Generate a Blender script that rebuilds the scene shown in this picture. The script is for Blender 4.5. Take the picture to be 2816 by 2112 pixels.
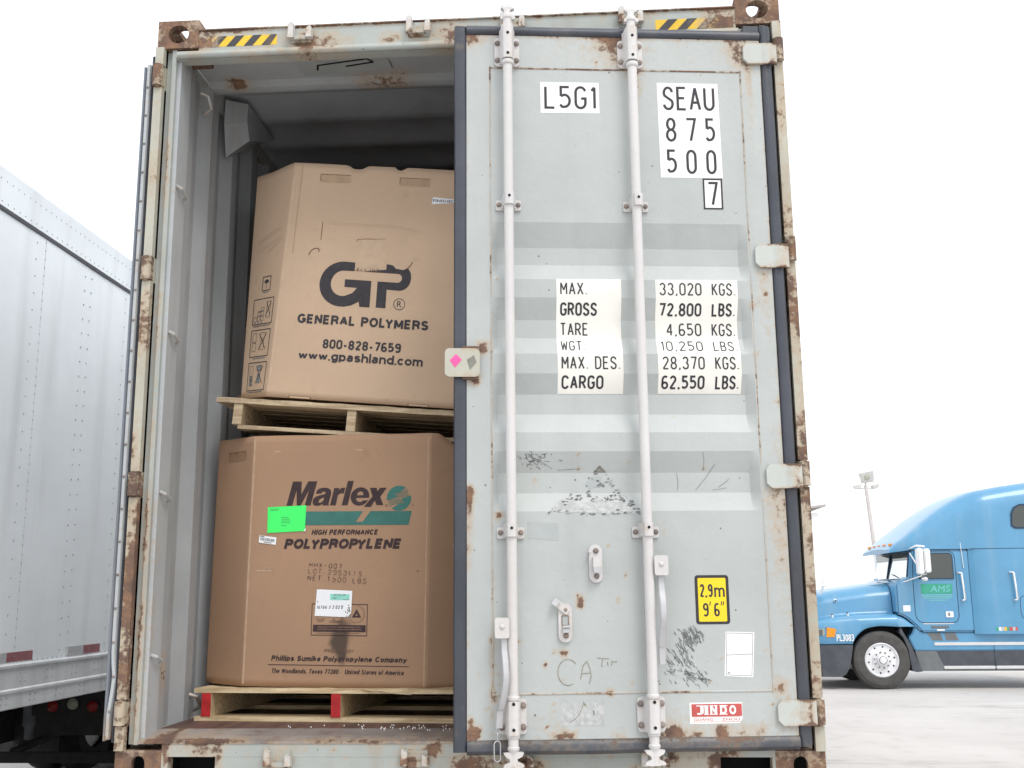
import bpy, bmesh, math, random
from mathutils import Vector, Matrix, noise
R = math.radians
rnd = random.Random(7)
sc = bpy.context.scene
for o in list(bpy.data.objects):
    bpy.data.objects.remove(o, do_unlink=True)
COL = sc.collection

# ------------------------------------------------------------------ camera, sky, sun, exposure
GZ = 1.1                                     # container bottom above the ground
cam = bpy.data.cameras.new('camera')
camo = bpy.data.objects.new('camera', cam); COL.objects.link(camo); sc.camera = camo
cam.sensor_fit = 'HORIZONTAL'; cam.sensor_width = 36.0
cam.lens = 36.0 * 2936.19 / 2816.0
cam.clip_start = 0.05; cam.clip_end = 3000
_az, _el, _ro = 0.0656, 0.1946, -0.0091
_f = Vector((-math.sin(_az)*math.cos(_el), math.cos(_az)*math.cos(_el), math.sin(_el)))
_r = _f.cross(Vector((0, 0, 1))).normalized(); _u = _r.cross(_f)
_c, _s = math.cos(_ro), math.sin(_ro)
_r, _u = _c*_r + _s*_u, -_s*_r + _c*_u
_m = Matrix((_r, _u, -_f)).transposed().to_4x4()
_m.translation = Vector((0.4301, -3.8011, 0.6401 + GZ))
camo.matrix_world = _m

SUN_EL, SUN_AZ = 54.0, 147.0                 # azimuth from +Y clockwise: behind the camera and to its right
w = bpy.data.worlds.new('World'); sc.world = w; w.use_nodes = True
nt = w.node_tree; nt.nodes.clear()
sky = nt.nodes.new('ShaderNodeTexSky'); sky.sky_type = 'NISHITA'; sky.sun_disc = False
sky.sun_elevation = R(SUN_EL); sky.sun_rotation = R(SUN_AZ)
sky.air_density = 1.0; sky.dust_density = 1.0; sky.ozone_density = 1.0
hs = nt.nodes.new('ShaderNodeHueSaturation'); hs.inputs['Saturation'].default_value = 0.30
hs.inputs['Value'].default_value = 1.25
bg = nt.nodes.new('ShaderNodeBackground'); bg.inputs['Strength'].default_value = 0.15
wo = nt.nodes.new('ShaderNodeOutputWorld')
ov = nt.nodes.new('ShaderNodeMix'); ov.data_type = 'RGBA'           # an even white cloud layer in front of the clear sky
ov.inputs[0].default_value = 0.82; ov.inputs[7].default_value = (6.3, 6.5, 6.75, 1)
nt.links.new(sky.outputs[0], hs.inputs['Color']); nt.links.new(hs.outputs[0], ov.inputs[6]); nt.links.new(ov.outputs[2], bg.inputs[0]); nt.links.new(bg.outputs[0], wo.inputs[0])

sl = bpy.data.lights.new('sun', 'SUN'); sl.energy = 1.0; sl.angle = R(22); sl.color = (1.0, 0.965, 0.92)
so = bpy.data.objects.new('sun', sl); COL.objects.link(so)
_d = Vector((math.sin(R(SUN_AZ))*math.cos(R(SUN_EL)), math.cos(R(SUN_AZ))*math.cos(R(SUN_EL)), math.sin(R(SUN_EL))))
so.rotation_euler = _d.to_track_quat('Z', 'Y').to_euler()
so.location = (0, 0, 30)

sc.view_settings.view_transform = 'Standard'; sc.view_settings.look = 'None'
sc.view_settings.exposure = 0.55; sc.view_settings.gamma = 1.0
sc.render.engine = 'CYCLES'

# ------------------------------------------------------------------ materials
def newmat(name):
    m = bpy.data.materials.new(name); m.use_nodes = True
    t = m.node_tree; b = t.nodes['Principled BSDF']
    return m, t, b
def nd(t, typ, **kw):
    n = t.nodes.new(typ)
    for k, v in kw.items():
        if k in n.inputs.keys(): n.inputs[k].default_value = v
        else: setattr(n, k, v)
    return n
def lk(t, a, b): t.links.new(a, b)
def mathn(t, op, a, b=None, c=None, clamp=False):
    n = t.nodes.new('ShaderNodeMath'); n.operation = op; n.use_clamp = clamp
    for i, v in enumerate((a, b, c)):
        if v is None: continue
        if isinstance(v, (int, float)): n.inputs[i].default_value = v
        else: t.links.new(v, n.inputs[i])
    return n.outputs[0]
def sstep(t, v, a, b):
    n = t.nodes.new('ShaderNodeMapRange'); n.interpolation_type = 'SMOOTHSTEP'
    t.links.new(v, n.inputs[0]); n.inputs[1].default_value = a; n.inputs[2].default_value = b
    return n.outputs[0]
def mixc(t, f, a, b, blend='MIX'):
    n = t.nodes.new('ShaderNodeMix'); n.data_type = 'RGBA'; n.blend_type = blend
    for s, v in ((0, f), (6, a), (7, b)):
        if isinstance(v, (int, float)): n.inputs[s].default_value = v
        elif isinstance(v, tuple): n.inputs[s].default_value = v if len(v) == 4 else v + (1,)
        else: t.links.new(v, n.inputs[s])
    return n.outputs[2]
def coords(t, scale=(1, 1, 1), rot=(0, 0, 0)):
    tc = t.nodes.new('ShaderNodeTexCoord'); mp = t.nodes.new('ShaderNodeMapping')
    mp.inputs['Scale'].default_value = scale; mp.inputs['Rotation'].default_value = rot
    t.links.new(tc.outputs['Object'], mp.inputs[0]); return mp.outputs[0]
def noisen(t, vec, scale, detail=4, rough=0.55):
    n = nd(t, 'ShaderNodeTexNoise', Scale=scale, Detail=detail, Roughness=rough)
    t.links.new(vec, n.inputs['Vector']); return n.outputs['Fac']

def paint(name, base, rough=0.5, var=0.10, dirt=(0.30, 0.27, 0.22), dirt_amt=0.25, speck=0.0, rust=True, spec=0.4,
          streak=8.0, bump=0.02, metal=0.0, tint=(0.46, 0.345, 0.23)):
    """weathered paint: tone drift, vertical dirt streaks, rust specks, and rust where the mesh attribute 'rust' says so"""
    m, t, b = newmat(name)
    v = coords(t); vs = coords(t, (1, 1, 0.08))
    n1 = noisen(t, v, 2.2, 5); n2 = noisen(t, vs, streak, 4); n3 = noisen(t, v, 45, 5, .65); n4 = noisen(t, v, 11, 5, .6)
    col = mixc(t, sstep(t, n1, .3, .7), tuple(c*(1-var) for c in base), tuple(min(1, c*(1+var)) for c in base))
    dm = mathn(t, 'MULTIPLY', sstep(t, n2, .48, .78), dirt_amt)
    col = mixc(t, dm, col, dirt)
    col = mixc(t, mathn(t, 'MULTIPLY', sstep(t, n3, .55, .8), dirt_amt*.6), col, dirt)
    rmask = None
    if speck > 0:
        vo = nd(t, 'ShaderNodeTexVoronoi', Scale=26.0); lk(t, v, vo.inputs['Vector'])
        sp = t.nodes.new('ShaderNodeSeparateColor'); lk(t, vo.outputs['Color'], sp.inputs[0])
        lim = mathn(t, 'MULTIPLY', sp.outputs[0], .11)
        s1 = mathn(t, 'LESS_THAN', vo.outputs['Distance'], lim)
        s2 = mathn(t, 'GREATER_THAN', mathn(t, 'ADD', sp.outputs[1], mathn(t, 'MULTIPLY', n1, .5)), 1.25 - speck)
        sm = mathn(t, 'MULTIPLY', mathn(t, 'MULTIPLY', s1, s2), .75)
        col = mixc(t, sm, col, (.11, .085, .07))
    if rust:
        at = t.nodes.new('ShaderNodeAttribute'); at.attribute_name = 'rust'
        nn = mathn(t, 'ADD', mathn(t, 'MULTIPLY', mathn(t, 'SUBTRACT', n3, .5), 1.15), mathn(t, 'MULTIPLY', mathn(t, 'SUBTRACT', n4, .5), .65))
        has = sstep(t, at.outputs['Fac'], 0.02, 0.18)
        rr = mathn(t, 'ADD', at.outputs['Fac'], mathn(t, 'MULTIPLY', nn, has))
        halo = mathn(t, 'MULTIPLY', sstep(t, rr, .06, .62), .70)
        col = mixc(t, halo, col, tint)
        rmask = sstep(t, rr, .50, .72)
        rc = mixc(t, sstep(t, n4, .35, .65), (.12, .075, .06), (.27, .155, .095))
        rc = mixc(t, sstep(t, n3, .45, .7), rc, (.17, .11, .085))
        col = mixc(t, rmask, col, rc)
        ro = mathn(t, 'ADD', mathn(t, 'MULTIPLY', rmask, .9 - rough), rough)
        lk(t, ro, b.inputs['Roughness'])
        hgt = mathn(t, 'ADD', mathn(t, 'MULTIPLY', n4, .5), mathn(t, 'MULTIPLY', mathn(t, 'MULTIPLY', rmask, n3), 1.5))
    else:
        b.inputs['Roughness'].default_value = rough
        hgt = n4
    if bump > 0:
        bp = nd(t, 'ShaderNodeBump', Strength=.35, Distance=bump); lk(t, hgt, bp.inputs['Height']); lk(t, bp.outputs[0], b.inputs['Normal'])
    lk(t, col, b.inputs['Base Color'])
    b.inputs['Specular IOR Level'].default_value = spec; b.inputs['Metallic'].default_value = metal
    return m
def plain(name, base, rough=0.6, var=0.06, scale=6, metal=0.0, spec=0.4, bump=0.0, coat=0.0, stretch=(1, 1, 1), fine=0.0, emit=None):
    m, t, b = newmat(name)
    v = coords(t, stretch); n = noisen(t, v, scale, 5, .6)
    col = mixc(t, sstep(t, n, .3, .7), tuple(c*(1-var) for c in base), tuple(min(1, c*(1+var)) for c in base))
    if fine > 0:
        n2 = noisen(t, v, scale*14, 3, .7)
        col = mixc(t, sstep(t, n2, .35, .65), mixc(t, fine, col, (0, 0, 0)), col)
    lk(t, col, b.inputs['Base Color'])
    b.inputs['Roughness'].default_value = rough; b.inputs['Metallic'].default_value = metal
    b.inputs['Specular IOR Level'].default_value = spec; b.inputs['Coat Weight'].default_value = coat
    if bump > 0:
        bp = nd(t, 'ShaderNodeBump', Strength=.4, Distance=bump); lk(t, n, bp.inputs['Height']); lk(t, bp.outputs[0], b.inputs['Normal'])
    return m
def cardboard(name, base, dark, stain=False):
    m, t, b = newmat(name)
    v = coords(t); vf = coords(t, (1, 1, 0.03)); vh = coords(t, (.12, .12, 1))
    n1 = noisen(t, v, 1.6, 4); n2 = noisen(t, vf, 160, 2); n3 = noisen(t, v, 14, 6, .65); n4 = noisen(t, vh, 9, 3); n5 = noisen(t, v, 90, 3)
    col = mixc(t, sstep(t, n1, .3, .7), tuple(c*.93 for c in base), tuple(c*1.06 for c in base))
    col = mixc(t, mathn(t, 'MULTIPLY', sstep(t, n3, .56, .80), .35), col, dark)
    col = mixc(t, mathn(t, 'MULTIPLY', sstep(t, n4, .58, .75), .16), col, tuple(min(1, c*1.25) for c in base))
    col = mixc(t, mathn(t, 'MULTIPLY', sstep(t, n5, .45, .75), .10), col, dark)
    at = t.nodes.new('ShaderNodeAttribute'); at.attribute_name = 'rust'
    sm = mathn(t, 'MULTIPLY', sstep(t, mathn(t, 'ADD', at.outputs['Fac'], mathn(t, 'MULTIPLY', mathn(t, 'SUBTRACT', n3, .5), .7)), .25, .9), .85)
    sm = mathn(t, 'MULTIPLY', sm, sstep(t, at.outputs['Fac'], .02, .2))
    col = mixc(t, sm, col, (.045, .038, .034))
    lk(t, col, b.inputs['Base Color']); b.inputs['Roughness'].default_value = .8; b.inputs['Specular IOR Level'].default_value = .25
    bp = nd(t, 'ShaderNodeBump', Strength=.25, Distance=.004)
    lk(t, mathn(t, 'ADD', mathn(t, 'MULTIPLY', n2, .12), n1), bp.inputs['Height']); lk(t, bp.outputs[0], b.inputs['Normal'])
    return m
def wood(name, base, dark):
    m, t, b = newmat(name)
    v = coords(t, (1.2, 14, 14)); n = noisen(t, v, 5, 5, .6); v2 = coords(t); n2 = noisen(t, v2, 5, 4); n3 = noisen(t, v2, 60, 3)
    col = mixc(t, sstep(t, n, .35, .68), base, dark)
    col = mixc(t, mathn(t, 'MULTIPLY', sstep(t, n2, .55, .75), .35), col, tuple(c*.55 for c in dark))
    col = mixc(t, mathn(t, 'MULTIPLY', sstep(t, n3, .5, .75), .2), col, (.85, .75, .55))
    lk(t, col, b.inputs['Base Color']); b.inputs['Roughness'].default_value = .8
    bp = nd(t, 'ShaderNodeBump', Strength=.3, Distance=.004); lk(t, n, bp.inputs['Height']); lk(t, bp.outputs[0], b.inputs['Normal'])
    return m
def glass_dark(name, base, rough=.06, metal=.35):
    m, t, b = newmat(name)
    n = noisen(t, coords(t), 1.3, 3)
    lk(t, mixc(t, n, tuple(c*.7 for c in base), base), b.inputs['Base Color'])
    b.inputs['Roughness'].default_value = rough; b.inputs['Metallic'].default_value = metal; b.inputs['Specular IOR Level'].default_value = .8
    return m

M = {}
M['door'] = paint('grey_door_paint', (.448, .472, .461), rough=.48, var=.06, dirt=(.36, .36, .33), dirt_amt=.28, speck=.26)
M['frame'] = paint('grey_frame_paint', (.40, .425, .40), rough=.5, var=.09, dirt=(.30, .26, .2), dirt_amt=.5, speck=.34)
M['cream'] = paint('rusty_cream_paint', (.475, .465, .39), rough=.55, var=.10, dirt=(.38, .28, .18), dirt_amt=.35, speck=.2)
M['castrust'] = paint('rusty_cast_steel', (.27, .20, .175), rough=.8, var=.2, dirt=(.2, .14, .11), dirt_amt=.5)
M['inner'] = paint('grey_interior_paint', (.46, .48, .49), rough=.6, var=.07, dirt=(.33, .31, .29), dirt_amt=.3, speck=.04)
M['wallin'] = paint('dimmed_dirty_wall_paint', (.37, .385, .395), rough=.6, var=.09, dirt=(.24, .22, .21), dirt_amt=.5, speck=.1)  # base darkened to stand for light falling off inside; streaks are dirt
M['roof'] = paint('grey_roof_paint', (.45, .465, .49), rough=.6, var=.10, dirt=(.22, .2, .19), dirt_amt=.4, streak=3)
M['bar'] = paint('white_bar_paint', (.62, .60, .59), rough=.45, var=.05, dirt=(.5, .44, .38), dirt_amt=.3, speck=.05)
M['galv'] = paint('worn_silver_metal', (.55, .55, .565), rough=.42, var=.16, dirt=(.35, .33, .32), dirt_amt=.4, metal=.35)
M['edgemetal'] = paint('dull_blue_grey_door_edge', (.20, .22, .255), rough=.4, var=.12, dirt=(.3, .27, .24), dirt_amt=.3, metal=.2)
M['bolt'] = paint('dull_bolt_steel', (.24, .20, .18), rough=.6, var=.3, dirt=(.16, .1, .07), dirt_amt=.5)
M['gasket'] = paint('black_rubber_gasket', (.048, .053, .068), rough=.42, var=.25, dirt=(.17, .16, .15), dirt_amt=.3, spec=.5, tint=(.16, .13, .10))
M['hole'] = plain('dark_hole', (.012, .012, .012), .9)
M['threshold'] = paint('worn_steel_threshold', (.30, .27, .26), rough=.45, var=.3, dirt=(.12, .06, .05), dirt_amt=.7, metal=.2, streak=14)
M['plywood'] = plain('reddish_brown_floor', (.15, .085, .07), .55, .3, 9, fine=.3, stretch=(3, .4, 1))
M['sticker'] = plain('white_vinyl', (.86, .86, .84), .5, .03, 4)
M['sticker_aged'] = plain('aged_white_vinyl', (.82, .80, .74), .5, .05, 5)
M['black'] = plain('black_lettering', (.035, .033, .04), .6, .1, 20)
M['ink'] = plain('black_printing_ink', (.048, .044, .050), .75, .15, 30, fine=.15)
M['ink2'] = plain('dark_brown_printing_ink', (.052, .032, .034), .8, .15, 30, fine=.15)
M['faint'] = plain('faded_stamp_ink', (.16, .095, .07), .85, .35, 60)
M['fainter'] = plain('thin_stamp_ink', (.20, .125, .09), .85, .3, 60)
M['teal'] = plain('teal_printing_ink', (.050, .175, .150), .75, .1, 18, fine=.12)
M['yellow'] = plain('yellow_vinyl', (.85, .62, .02), .45, .04, 6)
M['stripe_y'] = paint('worn_yellow_vinyl', (.78, .50, .04), rough=.5, var=.1, dirt=(.45, .25, .06), dirt_amt=.5)
M['stripe_k'] = paint('worn_black_vinyl', (.05, .05, .055), rough=.5, var=.2, dirt=(.3, .2, .12), dirt_amt=.4)
M['red'] = plain('faded_red_vinyl', (.56, .10, .09), .5, .1, 10, fine=.1)
M['redpaint'] = plain('red_stringer_paint', (.50, .022, .025), .65, .2, 20, fine=.2)
M['pink'] = plain('pink_vinyl', (.85, .10, .33), .5, .12, 20)
M['greyvinyl'] = plain('grey_vinyl', (.22, .22, .19), .6, .25, 60)
M['greypatch'] = plain('darker_grey_paint_patch', (.40, .425, .42), .55, .06, 8)
M['residue'] = plain('white_glue_residue', (.52, .525, .52), .7, .16, 50, fine=.2)
M['scuff'] = plain('black_scuff', (.17, .175, .175), .8, .55, 60)
M['graffiti'] = plain('brown_scribble', (.28, .26, .20), .8, .2, 60)
M['fluo'] = plain('fluorescent_green_paper', (.06, .92, .16), .6, .03, 6)
M['mint'] = plain('mint_green_paper', (.30, .70, .60), .6, .1, 20)
M['paper'] = plain('white_paper', (.84, .85, .87), .6, .03, 8)
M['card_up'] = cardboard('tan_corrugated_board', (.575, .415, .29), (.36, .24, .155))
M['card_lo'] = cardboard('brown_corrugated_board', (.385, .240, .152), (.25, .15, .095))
M['hinge'] = paint('off_white_hinge_paint', (.50, .525, .495), rough=.5, var=.06, dirt=(.42, .36, .27), dirt_amt=.22, speck=.2)
M['slot_shade_lo'] = plain('dark_slot_shade_board', (.29, .175, .105), .85, .1, 20)  # darker board colour standing for the shade inside the hand slots
M['slot_shade_fold_up'] = plain('tan_slot_shade_and_fold_line', (.44, .31, .205), .85, .1, 20)  # shade of the slot recess put into the colour; also a fold line
M['cardedge'] = plain('torn_board_edge', (.22, .13, .08), .9, .2, 40)
M['cardlite2'] = plain('rubbed_brown_board', (.46, .31, .21), .9, .1, 40)
M['cardlite'] = plain('torn_board_liner', (.575, .42, .295), .9, .06, 30, fine=.05)
M['wood'] = wood('raw_pallet_pine', (.70, .56, .36), (.45, .32, .17))
M['wood_old'] = wood('weathered_pallet_wood', (.56, .44, .29), (.32, .23, .14))
M['pellet'] = plain('white_plastic_pellet', (.9, .9, .9), .4)
# trailer and trucks
M['trailer'] = paint('white_trailer_skin', (.87, .905, .93), rough=.35, var=.03, dirt=(.50, .51, .50), dirt_amt=.35, rust=False, streak=5, bump=.004)
M['alu'] = paint('mill_aluminium_rail', (.74, .755, .765), rough=.4, var=.06, dirt=(.36, .36, .36), dirt_amt=.45, rust=False, metal=.25)
M['rivet'] = plain('rivet_heads', (.46, .47, .50), .4, .2, 10, metal=.4)
M['seamline'] = plain('dark_panel_gap', (.10, .10, .11), .8)
M['tape_r'] = plain('dull_red_reflective_tape', (.30, .115, .125), .4, .15, 20)
M['tape_w'] = plain('silver_reflective_tape', (.50, .50, .51), .4, .1, 20)
M['steel_dk'] = plain('dark_chassis_steel', (.035, .033, .032), .7, .3, 8)
M['steel_gr'] = plain('grey_landing_leg_paint', (.20, .21, .23), .6, .2, 8)
M['tyre'] = plain('tyre_rubber', (.035, .034, .033), .8, .25, 9, bump=.004)
M['tyre_dust'] = plain('dusty_tyre_rubber', (.085, .082, .078), .85, .2, 7, bump=.004)
M['lamp_r'] = plain('red_lamp_lens', (.30, .018, .015), .3, .15, 30)
M['lamp_w'] = plain('clear_lamp_lens', (.42, .44, .36), .3, .1, 30)
M['lamp_a'] = plain('amber_lamp_lens', (.85, .30, .02), .25, .1, 30)
M['blue'] = paint('blue_truck_paint', (.098, .305, .505), rough=.30, var=.05, dirt=(.33, .42, .47), dirt_amt=.22, rust=False, streak=4, bump=.0, spec=.5); M['blue'].node_tree.nodes['Principled BSDF'].inputs['Coat Weight'].default_value = .4
M['bluedk'] = plain('dark_blue_gap', (.02, .045, .09), .6)
M['chrome'] = plain('polished_metal', (.80, .81, .82), .16, .04, 6, metal=.9)
M['whitewheel'] = plain('polished_wheel_disc', (.82, .82, .84), .35, .06, 8, metal=.15)
M['plasticdk'] = plain('dark_grey_bumper', (.075, .082, .095), .55, .15, 5)
M['plasticgr'] = plain('grey_skirt', (.16, .17, .175), .6, .12, 4)
M['glass'] = glass_dark('tinted_glass', (.055, .065, .058), .05, .05)
M['screen'] = glass_dark('sky_reflecting_glass', (.80, .84, .86), .04, .85)
M['signgreen'] = plain('green_door_sign', (.05, .36, .24), .5, .08, 8)
M['signlt'] = plain('pale_green_letter', (.16, .50, .50), .5, .08, 8)
M['white'] = plain('white_paint', (.85, .85, .85), .5, .04, 5)
M['pole'] = plain('grey_lamp_pole', (.58, .54, .53), .7, .1, 4)
M['lampgrey'] = plain('grey_lamp_head', (.56, .55, .53), .6, .1, 6)
M['gutter'] = plain('dark_roof_edge', (.42, .38, .37), .8)
# ground: worn pale concrete yard
def ground_mat():
    m, t, b = newmat('worn_concrete_yard')
    v = coords(t); n1 = noisen(t, v, .35, 5); n2 = noisen(t, v, 3, 5); n3 = noisen(t, v, 30, 5, .7); vs = coords(t, (.35, 1.6, 1)); n4 = noisen(t, vs, .9, 5, .6)
    col = mixc(t, sstep(t, n1, .3, .7), (.49, .462, .44), (.60, .57, .545))
    col = mixc(t, mathn(t, 'MULTIPLY', sstep(t, n4, .55, .72), .7), col, (.20, .185, .17))
    col = mixc(t, mathn(t, 'MULTIPLY', sstep(t, n2, .5, .8), .4), col, (.35, .325, .30))
    col = mixc(t, mathn(t, 'MULTIPLY', sstep(t, n3, .5, .75), .3), col, (.55, .52, .48))
    lk(t, col, b.inputs['Base Color']); b.inputs['Roughness'].default_value = .9
    bp = nd(t, 'ShaderNodeBump', Strength=.4, Distance=.02); lk(t, n3, bp.inputs['Height']); lk(t, bp.outputs[0], b.inputs['Normal'])
    return m
M['ground'] = ground_mat()

# ------------------------------------------------------------------ mesh helpers
class MB:
    """collects faces; build() links them as ONE mesh object"""
    def __init__(s): s.v = []; s.f = []; s.m = []; s.mats = []
    def mi(s, mat):
        if mat not in s.mats: s.mats.append(mat)
        return s.mats.index(mat)
    def add(s, vs, fs, mat):
        k = len(s.v); i = s.mi(mat); s.v += [tuple(p) for p in vs]
        for f in fs: s.f.append([k+j for j in f]); s.m.append(i)
        return s
    def box(s, x0, x1, y0, y1, z0, z1, mat):
        v = [(x, y, z) for z in (z0, z1) for y in (y0, y1) for x in (x0, x1)]
        return s.add(v, [(0, 2, 3, 1), (4, 5, 7, 6), (0, 1, 5, 4), (2, 6, 7, 3), (0, 4, 6, 2), (1, 3, 7, 5)], mat)
    def poly(s, pts, mat): return s.add(pts, [list(range(len(pts)))], mat)
    def prism(s, out, a, b, mat, axis='y'):
        """outline extruded along an axis; out = 2D points (x,z) for y, (y,z) for x, (x,y) for z"""
        def P(p, h): return (p[0], h, p[1]) if axis == 'y' else ((h, p[0], p[1]) if axis == 'x' else (p[0], p[1], h))
        n = len(out); v = [P(p, a) for p in out] + [P(p, b) for p in out]
        fs = [list(range(n)), list(range(2*n-1, n-1, -1))] + [(i, i+n, (i+1) % n+n, (i+1) % n) for i in range(n)]
        return s.add(v, fs, mat)
    def cyl(s, p0, p1, r0, r1, mat, n=14, caps=True):
        p0, p1 = Vector(p0), Vector(p1); ax = (p1-p0).normalized()
        a = ax.orthogonal().normalized(); b = ax.cross(a); v = []
        for p, r in ((p0, r0), (p1, r1)):
            v += [p+(a*math.cos(2*math.pi*i/n)+b*math.sin(2*math.pi*i/n))*r for i in range(n)]
        fs = [(i, (i+1) % n, (i+1) % n+n, i+n) for i in range(n)]
        if caps: fs += [list(range(n-1, -1, -1)), list(range(n, 2*n))]
        return s.add(v, fs, mat)
    def tube(s, pts, r, mat, n=8, closed=False):
        pts = [Vector(p) for p in pts]; N = len(pts); v = []; prev = None
        for i, p in enumerate(pts):
            if closed: d = pts[(i+1) % N]-pts[i-1]
            else: d = pts[min(i+1, N-1)]-pts[max(i-1, 0)]
            d.normalize()
            a = d.orthogonal().normalized() if prev is None else (prev-d*prev.dot(d)).normalized()
            prev = a; b = d.cross(a); rr = r[i] if isinstance(r, (list, tuple)) else r
            v += [p+(a*math.cos(2*math.pi*k/n)+b*math.sin(2*math.pi*k/n))*rr for k in range(n)]
        fs = []
        for i in range(N if closed else N-1):
            j = (i+1) % N
            fs += [(i*n+k, i*n+(k+1) % n, j*n+(k+1) % n, j*n+k) for k in range(n)]
        if not closed: fs += [list(range(n-1, -1, -1)), list(range((N-1)*n, N*n))]
        return s.add(v, fs, mat)
    def lathe(s, prof, c, mat, axis='z', n=20, sx=1, sy=1, caps=True):
        """prof: (radius, height) list; axis z or y"""
        v = []
        for r, h in prof:
            for k in range(n):
                a = 2*math.pi*k/n; x, y = r*math.cos(a)*sx, r*math.sin(a)*sy
                v.append((c[0]+x, c[1]+y, c[2]+h) if axis == 'z' else (c[0]+x, c[1]+h, c[2]+y) if axis == 'y' else (c[0]+h, c[1]+x, c[2]+y))
        N = len(prof); fs = [(i*n+k, i*n+(k+1) % n, (i+1)*n+(k+1) % n, (i+1)*n+k) for i in range(N-1) for k in range(n)]
        if caps: fs += [list(range(n-1, -1, -1)), list(range((N-1)*n, N*n))]
        return s.add(v, fs, mat)
    def dome(s, c, r, h, mat, d=(0, -1, 0), n=10):
        d = Vector(d).normalized(); a = d.orthogonal().normalized(); b = d.cross(a); c = Vector(c); v = []
        for q, hh in ((1, 0), (.95, .45), (.62, .85)):
            v += [c+(a*math.cos(2*math.pi*k/n)+b*math.sin(2*math.pi*k/n))*r*q+d*h*hh for k in range(n)]
        v.append(c+d*h)
        fs = [(i*n+k, i*n+(k+1) % n, (i+1)*n+(k+1) % n, (i+1)*n+k) for i in range(2) for k in range(n)]
        fs += [(2*n+k, 2*n+(k+1) % n, 3*n) for k in range(n)]
        return s.add(v, fs, mat)
    def grid(s, rows, mat, closed=False):
        n = len(rows[0]); v = [p for r in rows for p in r]; fs = []
        for i in range(len(rows)-1):
            for k in range(n if closed else n-1):
                fs.append((i*n+k, i*n+(k+1) % n, (i+1)*n+(k+1) % n, (i+1)*n+k))
        return s.add(v, fs, mat)
    def ribbon(s, pts, wd, mat, y=0.0, closed=False):
        """flat stroke in the x-z plane with mitred joints, facing -y"""
        P = [Vector(p) for p in pts]; N = len(P); L = []; Rr = []
        if not closed:
            for i in range(1, N-1):                  # very sharp corner: two strokes meeting, not a mitre
                a, c = P[i]-P[i-1], P[i+1]-P[i]
                if a.length > 1e-9 and c.length > 1e-9 and a.normalized().dot(c.normalized()) < -.35:
                    s.ribbon(pts[:i+1], wd, mat, y); return s.ribbon(pts[i:], wd, mat, y-.00003)
        for i in range(N):
            a = P[i-1] if (i > 0 or closed) else None; c = P[(i+1) % N] if (i < N-1 or closed) else None
            d1 = (P[i]-a).normalized() if a is not None and (P[i]-a).length > 1e-9 else None
            d2 = (c-P[i]).normalized() if c is not None and (c-P[i]).length > 1e-9 else None
            if d1 is None: d1 = d2
            if d2 is None: d2 = d1
            n1 = Vector((-d1.y, d1.x)); n2 = Vector((-d2.y, d2.x)); mm = n1+n2
            if mm.length < 1e-6: mm = n1
            mm.normalize(); k = 1/max(.66, mm.dot(n1))
            L.append(P[i]+mm*wd/2*k); Rr.append(P[i]-mm*wd/2*k)
        v = [(p.x, y, p.y) for p in L]+[(p.x, y, p.y) for p in Rr]
        fs = [(i, i+N, (i+1) % N+N, (i+1) % N) for i in range(N if closed else N-1)]
        return s.add(v, fs, mat)
    def flat(s, pts, mat, y=0.0): return s.add([(p[0], y, p[1]) for p in pts], [list(range(len(pts)))], mat)
    def rect(s, x0, x1, z0, z1, mat, y=0.0): return s.flat([(x0, z0), (x1, z0), (x1, z1), (x0, z1)], mat, y)
    def text(s, body, x0, x1, z0, z1, mat, y=0.0, bold=0.0, shear=0.0, keep=False):
        v, f = text_mesh(body, 0, shear, bold)
        ax, bx = min(p[0] for p in v), max(p[0] for p in v); az, bz = min(p[1] for p in v), max(p[1] for p in v)
        kx = (x1-x0)/(bx-ax); kz = (z1-z0)/(bz-az)
        if not bold: return s.add([(x0+(p[0]-ax)*kx, y, z0+(p[1]-az)*kz) for p in v], f, mat)
        b = bold*.75*kz; x0 += b; z0 += b; kx = (x1-b-x0)/(bx-ax); kz = (z1-b-z0)/(bz-az)
        for i in range(10):                      # heavier weight: the glyphs laid down several times, slightly shifted
            dx, dz = b*math.cos(i*.6283), b*math.sin(i*.6283)
            s.add([(x0+(p[0]-ax)*kx+dx, y-.00003*i, z0+(p[1]-az)*kz+dz) for p in v], f, mat)
        return s
    def strokes(s, body, x0, x1, z0, z1, mat, wd, y=0.0, adv=None, skip=None):
        """single-stroke gothic lettering as used on containers"""
        cells = []; x = 0
        for ch in body:
            g = GL.get(ch, ([], .5)); cells.append((x, g)); x += g[1] + .30
        tot = x-.30; kx = (x1-x0-wd)/tot; kz = (z1-z0-wd); j = 0
        for cx, g in cells:
            for pl in g[0]:
                if skip and skip(): continue
                s.ribbon([(x0+wd/2+(cx+p[0])*kx, z0+wd/2+p[1]*kz) for p in pl], wd, mat, y-.00006*j); j = (j+1) % 6
        return s
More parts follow.
